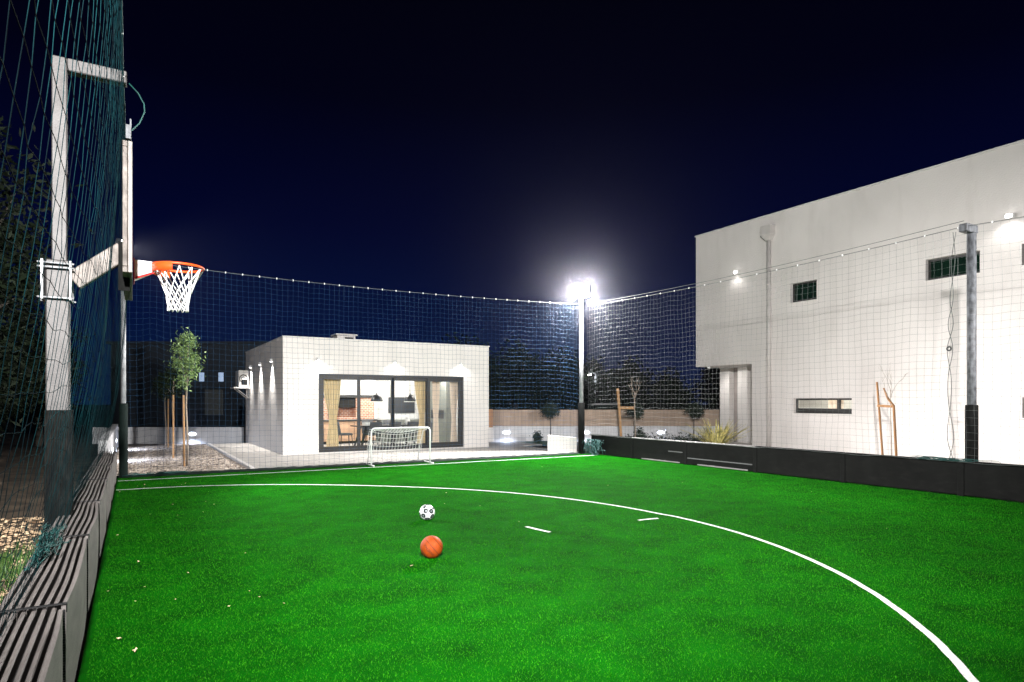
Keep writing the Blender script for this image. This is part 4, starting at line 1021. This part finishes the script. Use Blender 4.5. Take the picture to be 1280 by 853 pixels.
# back net
nu, nv = 98, 37
u = np.linspace(0, 1, nu)[:, None]; v_ = np.linspace(0, 1, nv)[None]
X = -.17+12.40*u+np.zeros((1, nv)); top = 4.74-.12*4*u*(1-u)+.05*np.exp(-(u*12.4)/1.0)
Z = .06+(top-.06)*v_ + .16*np.exp(-np.abs(u-1.0)*12.4/.45)*np.sin(v_*math.pi)*-1 - .14*np.exp(-np.abs(u-.045)*12.4/.22)*np.sin(v_*math.pi)*-1
Y = 16.36+smooth_noise(nu, nv, .35, .12, .05)*np.sin(v_*math.pi)
X = X+smooth_noise(nu, nv, .5, .4, .012); Z = Z+smooth_noise(nu, nv, 1.2, .5, .010)*(v_ < .99)
G = np.stack([X, Y+0*X, Z], 2)
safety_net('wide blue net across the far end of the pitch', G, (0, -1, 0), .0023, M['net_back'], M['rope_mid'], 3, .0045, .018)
# right net
nu, nv = 132, 33
u = np.linspace(0, 1, nu)[:, None]; v_ = np.linspace(0, 1, nv)[None]
Yv = 16.30-17.2*u+np.zeros((1, nv)); pu = (16.30-5.56)/17.2
sag = np.where(u < pu, 4*(u/pu)*(1-u/pu), 4*((u-pu)/(1-pu))*(1-(u-pu)/(1-pu)))
top = 4.70-.10*sag
Z = .60+(top-.60)*v_ - .16*np.exp(-u*17.2/.45)*np.sin(v_*math.pi)
Z = Z+smooth_noise(nu, nv, .8, .5, .014)*(v_ < .99); Yv = Yv+smooth_noise(nu, nv, .4, .6, .014)
Xv = 12.47+smooth_noise(nu, nv, .3, .12, .05)*np.sin(v_*math.pi)
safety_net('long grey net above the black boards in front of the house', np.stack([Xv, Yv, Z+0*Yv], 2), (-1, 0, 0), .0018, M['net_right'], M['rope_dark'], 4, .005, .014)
b = MB(); b.tube([(12.47, 16.3-10.74*k/40, 4.78-.10*4*(k/40)*(1-k/40)+.03*(k/40)) for k in range(41)], .005, 6); tag(b.build('support_cable', M['rope_dark']), 'thin support cable strung just above the right net', 'cable')
# left net
nu, nv = 134, 36
yy = np.linspace(-1.4, 16.25, nu)[:, None]; v_ = np.linspace(0, 1, nv)[None]
top = 4.93-.05*np.sin(yy*.9)+.0*yy
Z = .50+(top-.50)*v_ + 0*yy
tt = 1-v_
belly = (-.075-.46*np.clip(tt, 0, 1)**2.3) - .02*np.sin(yy*.8+1)*np.sin(v_*math.pi)
Xl = belly+smooth_noise(nu, nv, .25, .15, .006)*np.sin(v_*math.pi)
near = np.exp(-((yy-7.5)/.9)**2); Xl = Xl - .05*near*np.exp(-((v_-.62)/.18)**2)
Zs = Z-.30*np.sin(v_*math.pi)*np.abs(np.sin(yy*.62+.4))*(1-.3*v_)*.38+smooth_noise(nu, nv, .9, .5, .015)*(v_ < .99)
Ys = yy+smooth_noise(nu, nv, .3, .35, .007)+rng.normal(0, .003, (nu, nv)); Xl = Xl+rng.normal(0, .0025, (nu, nv)); Zs = Zs+rng.normal(0, .005, (nu, nv))*(v_ < .99)
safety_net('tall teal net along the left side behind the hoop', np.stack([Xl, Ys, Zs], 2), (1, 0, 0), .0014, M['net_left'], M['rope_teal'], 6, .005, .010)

# loose ropes
def scribble(name, c, ext, n, r_, m, label, cat, pull=(0, 0, 0)):
    rnd = random.Random(n); b = MB()
    for i in range(n):
        p = Vector((rnd.uniform(-1, 1)*ext[0], rnd.uniform(-1, 1)*ext[1], rnd.uniform(0, 1)*ext[2])); pts = []
        for k in range(7):
            pts.append(Vector(c)+p); p = p+Vector((rnd.uniform(-.4, .4)*ext[0], rnd.uniform(-.4, .4)*ext[1], rnd.uniform(-.35, .35)*ext[2])); p.z = min(max(p.z, 0), ext[2])
        b.tube(pts, r_, 5)
    return tag(b.build(name, m, smooth=True), label, cat, 'gathered ends of the nets')
scribble('net_bundle', (12.30, 15.78, .02), (.13, .26, .46), 70, .006, M['rope_teal'], 'teal net end gathered on the turf beside the floodlight pole', 'net bundle')
scribble('net_bundle', (-.52, 5.6, .61), (.06, .55, .10), 60, .0035, M['rope_teal'], 'teal net end lying on the grey boards near the padded post', 'net bundle')
scribble('net_bundle', (.55, 16.30, .01), (.5, .05, .07), 40, .006, M['rope_teal'], 'teal net end lying at the foot of the far left post', 'net bundle')
scribble('net_bundle', (12.47, 5.85, .61), (.03, .40, .05), 40, .004, M['rope_teal'], 'teal net end lying on top of the black board by the right post', 'net bundle')
b = MB()
for s_ in (0, math.pi):
    pts = []
    for k in range(90):
        z = .64+4.0*k/89; ph = z*5.2+.8*math.sin(z*2); rr = .035*(1-.5*k/89)+.02*math.sin(z*1.7)**2
        pts.append((12.43, 5.72+rr*math.cos(ph+s_)+.05*math.sin(z*.8), z))
    b.tube(pts, .0055, 6)
tag(b.build('hanging_rope', M['rope_dark'], smooth=True), 'pair of twisted grey ropes hanging beside the right net post', 'rope')
b = MB(); b.tube([(-.03, 7.45, 4.84), (.05, 7.45, 4.76), (.10, 7.44, 4.66), (.105, 7.44, 4.58), (.06, 7.45, 4.46), (-.02, 7.46, 4.36), (-.06, 7.46, 4.1)], .007, 6); tag(b.build('rope_loop', M['rope_teal'], smooth=True), 'teal rope loop hanging from the end of the left top arm', 'rope')
b = MB(); P = []
for i in range(130):
    x = -.2+12.3*i/129; P.append([(x, 16.375, .035), (x, 16.32+.01*math.sin(i*.9), .045+.006*math.sin(i*1.7)), (x, 16.20+.02*math.sin(i*.35), .02+.005*math.sin(i*1.1)), (x, 16.13+.03*math.sin(i*.3+1), .008)])
b.grid(P); o = b.build('net_skirt', M['pad_green'], smooth=True); tag(o, 'dark net skirt lying along the foot of the far net', 'net skirt')
md = o.modifiers.new('thick', 'SOLIDIFY'); md.thickness = .008

# ================================================================== GOAL AND BALLS
gl = empty('small_goal', (6.05, 16.0, 0), 'small white tube goal with net standing on the far goal line', 'goal')
gx0, gx1, gy, gh = 5.24, 6.86, 15.86, .97
b = MB()
def hoop_pts(x0, x1, y, h, r_, rr=.16):
    pts = [(x0, y, .02)]
    for k in range(7):
        a = math.pi-math.pi/2*k/6; pts.append((x0+rr+rr*math.cos(a), y, h-rr+rr*math.sin(a)))
    for k in range(7):
        a = math.pi/2-math.pi/2*k/6; pts.append((x1-rr+rr*math.cos(a), y, h-rr+rr*math.sin(a)))
    return pts+[(x1, y, .02)]
b.tube(hoop_pts(gx0, gx1, gy, gh, .03, .10), .019, 12); b.build('front_frame', M['white_paint'], gl, smooth=True)
b = MB(); b.tube([(gx0, gy-.22, .03), (gx0, gy, .03), (gx0, gy+.62, .03), (gx1, gy+.62, .03), (gx1, gy, .03), (gx1, gy-.22, .03)], .017, 10); b.build('base_frame', M['white_paint'], gl, smooth=True)
for x in (gx0+.10, gx1-.10):
    b = MB(); b.tube([(x, gy+.02, gh-.06), (x, gy+.25, gh-.10), (x, gy+.45, .5), (x, gy+.60, .04)], .011, 8); b.build('rear_stay', M['white_paint'], gl, smooth=True)
G = []
for i in range(19):
    x = gx0+.05+(gx1-gx0-.1)*i/18; row = []
    for j in range(13):
        tj = j/12
        if tj < .35: y, z = gy+.30*tj/.35, gh-.03-.10*math.sin(math.pi*i/18)*min(1, tj*4)
        else: q = (tj-.35)/.65; y, z = gy+.30+.30*q, (gh-.03)*(1-q)-.10*math.sin(math.pi*i/18)*(1-q)+.03
        row.append((x, y, z))
    G.append(row)
V, F = strand_mesh(np.array(G), (0, -.7, .7), .005); np_mesh('goal_net', V, F, M['hoop_net'], gl)

def ball_mesh(rad, sub=5):
    bm = bmesh.new(); bmesh.ops.create_icosphere(bm, subdivisions=sub, radius=rad)
    for f in bm.faces: f.smooth = True
    return bm
phi = (1+5**.5)/2
ico = [Vector(v_).normalized() for v_ in ((0,1,phi),(0,-1,phi),(0,1,-phi),(0,-1,-phi),(1,phi,0),(-1,phi,0),(1,-phi,0),(-1,-phi,0),(phi,0,1),(-phi,0,1),(phi,0,-1),(-phi,0,-1))]
rot = Matrix.Rotation(.15, 3, 'X') @ Matrix.Rotation(-.25, 3, 'Y') @ Matrix.Rotation(.3, 3, 'Z')
ico = [rot @ v_ for v_ in ico]
tri = []
for i in range(12):
    for j in range(i):
        for k in range(j):
            if all(a.dot(c) > .4 for a, c in ((ico[i], ico[j]), (ico[j], ico[k]), (ico[i], ico[k]))): tri.append((ico[i]+ico[j]+ico[k]).normalized())
fb = empty('football', (3.55, 8.31, 0), 'white football with black patches and white stars', 'ball')
bm = ball_mesh(.11, 6); me = bpy.data.meshes.new('ball')
for f in bm.faces:
    c = f.calc_center_median().normalized(); best = max(tri, key=lambda q: q.dot(c)); ang = math.degrees(math.acos(min(1, best.dot(c))))
    nb = min(ico, key=lambda q: -q.dot(c)); lim = 17.2+2.0*math.cos(math.radians(max(0, 37-math.degrees(math.acos(min(1, nb.dot(c))))))*5)
    f.material_index = 2 if ang < 6.5 else (1 if ang < lim else 0)
bm.to_mesh(me); bm.free(); o = link_mesh('shell', me, M['ball_white'], fb); me.materials.append(M['ball_black']); me.materials.append(M['ball_grey']); o.location = (0, 0, .106)
bk = empty('basketball', (2.73, 6.27, 0), 'orange basketball with dark seams lying on the turf', 'ball')
bm = ball_mesh(.12, 5); me = bpy.data.meshes.new('ball'); bm.to_mesh(me); bm.free()
me.transform(Matrix.Translation((0, 0, .114))); o = link_mesh('shell', me, M['basket'], bk)
# frame: e1 towards the camera, seam tilted from upper left to lower right
e1 = Vector((-.40, -.92, .16)).normalized(); right = Vector((.8599, -.5105, 0)); right = (right-e1*right.dot(e1)).normalized(); upv = right.cross(e1)*-1
if upv.z < 0: upv = -upv
sd = (right*.66-upv*.75).normalized(); pn = (right*.75+upv*.66).normalized()
b = MB(); rs_ = .1195
def circ(nvec, off):
    a = nvec.orthogonal().normalized(); c = nvec.cross(a); q = math.sqrt(1-off*off)
    return [(nvec*off+(a*math.cos(2*math.pi*k/64)+c*math.sin(2*math.pi*k/64))*q)*rs_+Vector((2.73, 6.27, .114)) for k in range(65)]
for nvec, off in ((pn, 0.08), (pn, .66), (pn, -.82)): b.tube(circ(nvec, off), .0026, 6, cap=False)
b.build('seam', M['seam'], o)
tcv = bpy.data.curves.new('lettering', 'FONT'); tcv.body = 'SPALDING'; tcv.size = .042; tcv.align_x = 'CENTER'; tcv.align_y = 'CENTER'
to = bpy.data.objects.new('lettering', tcv); COL.objects.link(to)
dg = bpy.context.evaluated_depsgraph_get(); tme = bpy.data.meshes.new_from_object(to.evaluated_get(dg)); bpy.data.objects.remove(to)
bm = bmesh.new(); bm.from_mesh(tme); bmesh.ops.triangulate(bm, faces=bm.faces); bmesh.ops.subdivide_edges(bm, edges=bm.edges, cuts=1)
for v_ in bm.verts:
    q = e1*.12+sd*v_.co.x+pn*(v_.co.y-.045); v_.co = q.normalized()*.1212+Vector((0, 0, .114))
bm.to_mesh(tme); bm.free(); tme.name = 'lettering'; link_mesh('lettering', tme, M['seam'], o)

# fallen leaves on the turf
b = MB(); b.add([(-.022, 0, .004), (-.008, -.012, .010), (.012, -.010, .006), (.026, .002, .012), (.010, .012, .005), (-.010, .010, .012)], [(0, 1, 2, 3, 4, 5)])
first = None; rl = random.Random(5)
spots = [(.02, 4.9), (.10, 3.9), (-.08, 5.2), (.05, 7.6), (.02, 6.1), (2.4, 6.0), (.3, 9.1), (.9, 10.5), (4.7, 8.9), (10.6, 7.2), (8.0, 9.8)]
spots += [(rl.uniform(-.2, 1.2)**1, rl.uniform(4.2, 15)) for _ in range(24)]+[(rl.uniform(1, 11.5), rl.uniform(4, 15.2)) for _ in range(9)]
for i, (x, y) in enumerate(spots):
    if first is None:
        o = b.build('fallen_leaf', M['dry']); md = o.modifiers.new('thick', 'SOLIDIFY'); md.thickness = .002; first = o
        tag(o, 'small pale dry leaf lying on the green turf', 'leaf', 'dry leaves scattered on the turf')
    else: o = first.copy(); COL.objects.link(o)
    o.location = (x, y, .016); o.rotation_euler = (rl.uniform(-.5, .5), rl.uniform(-.5, .5), rl.uniform(0, 6.3)); s_ = rl.uniform(.3, .75)*(1.1 if i < 6 else .8); o.scale = (s_, s_, s_)
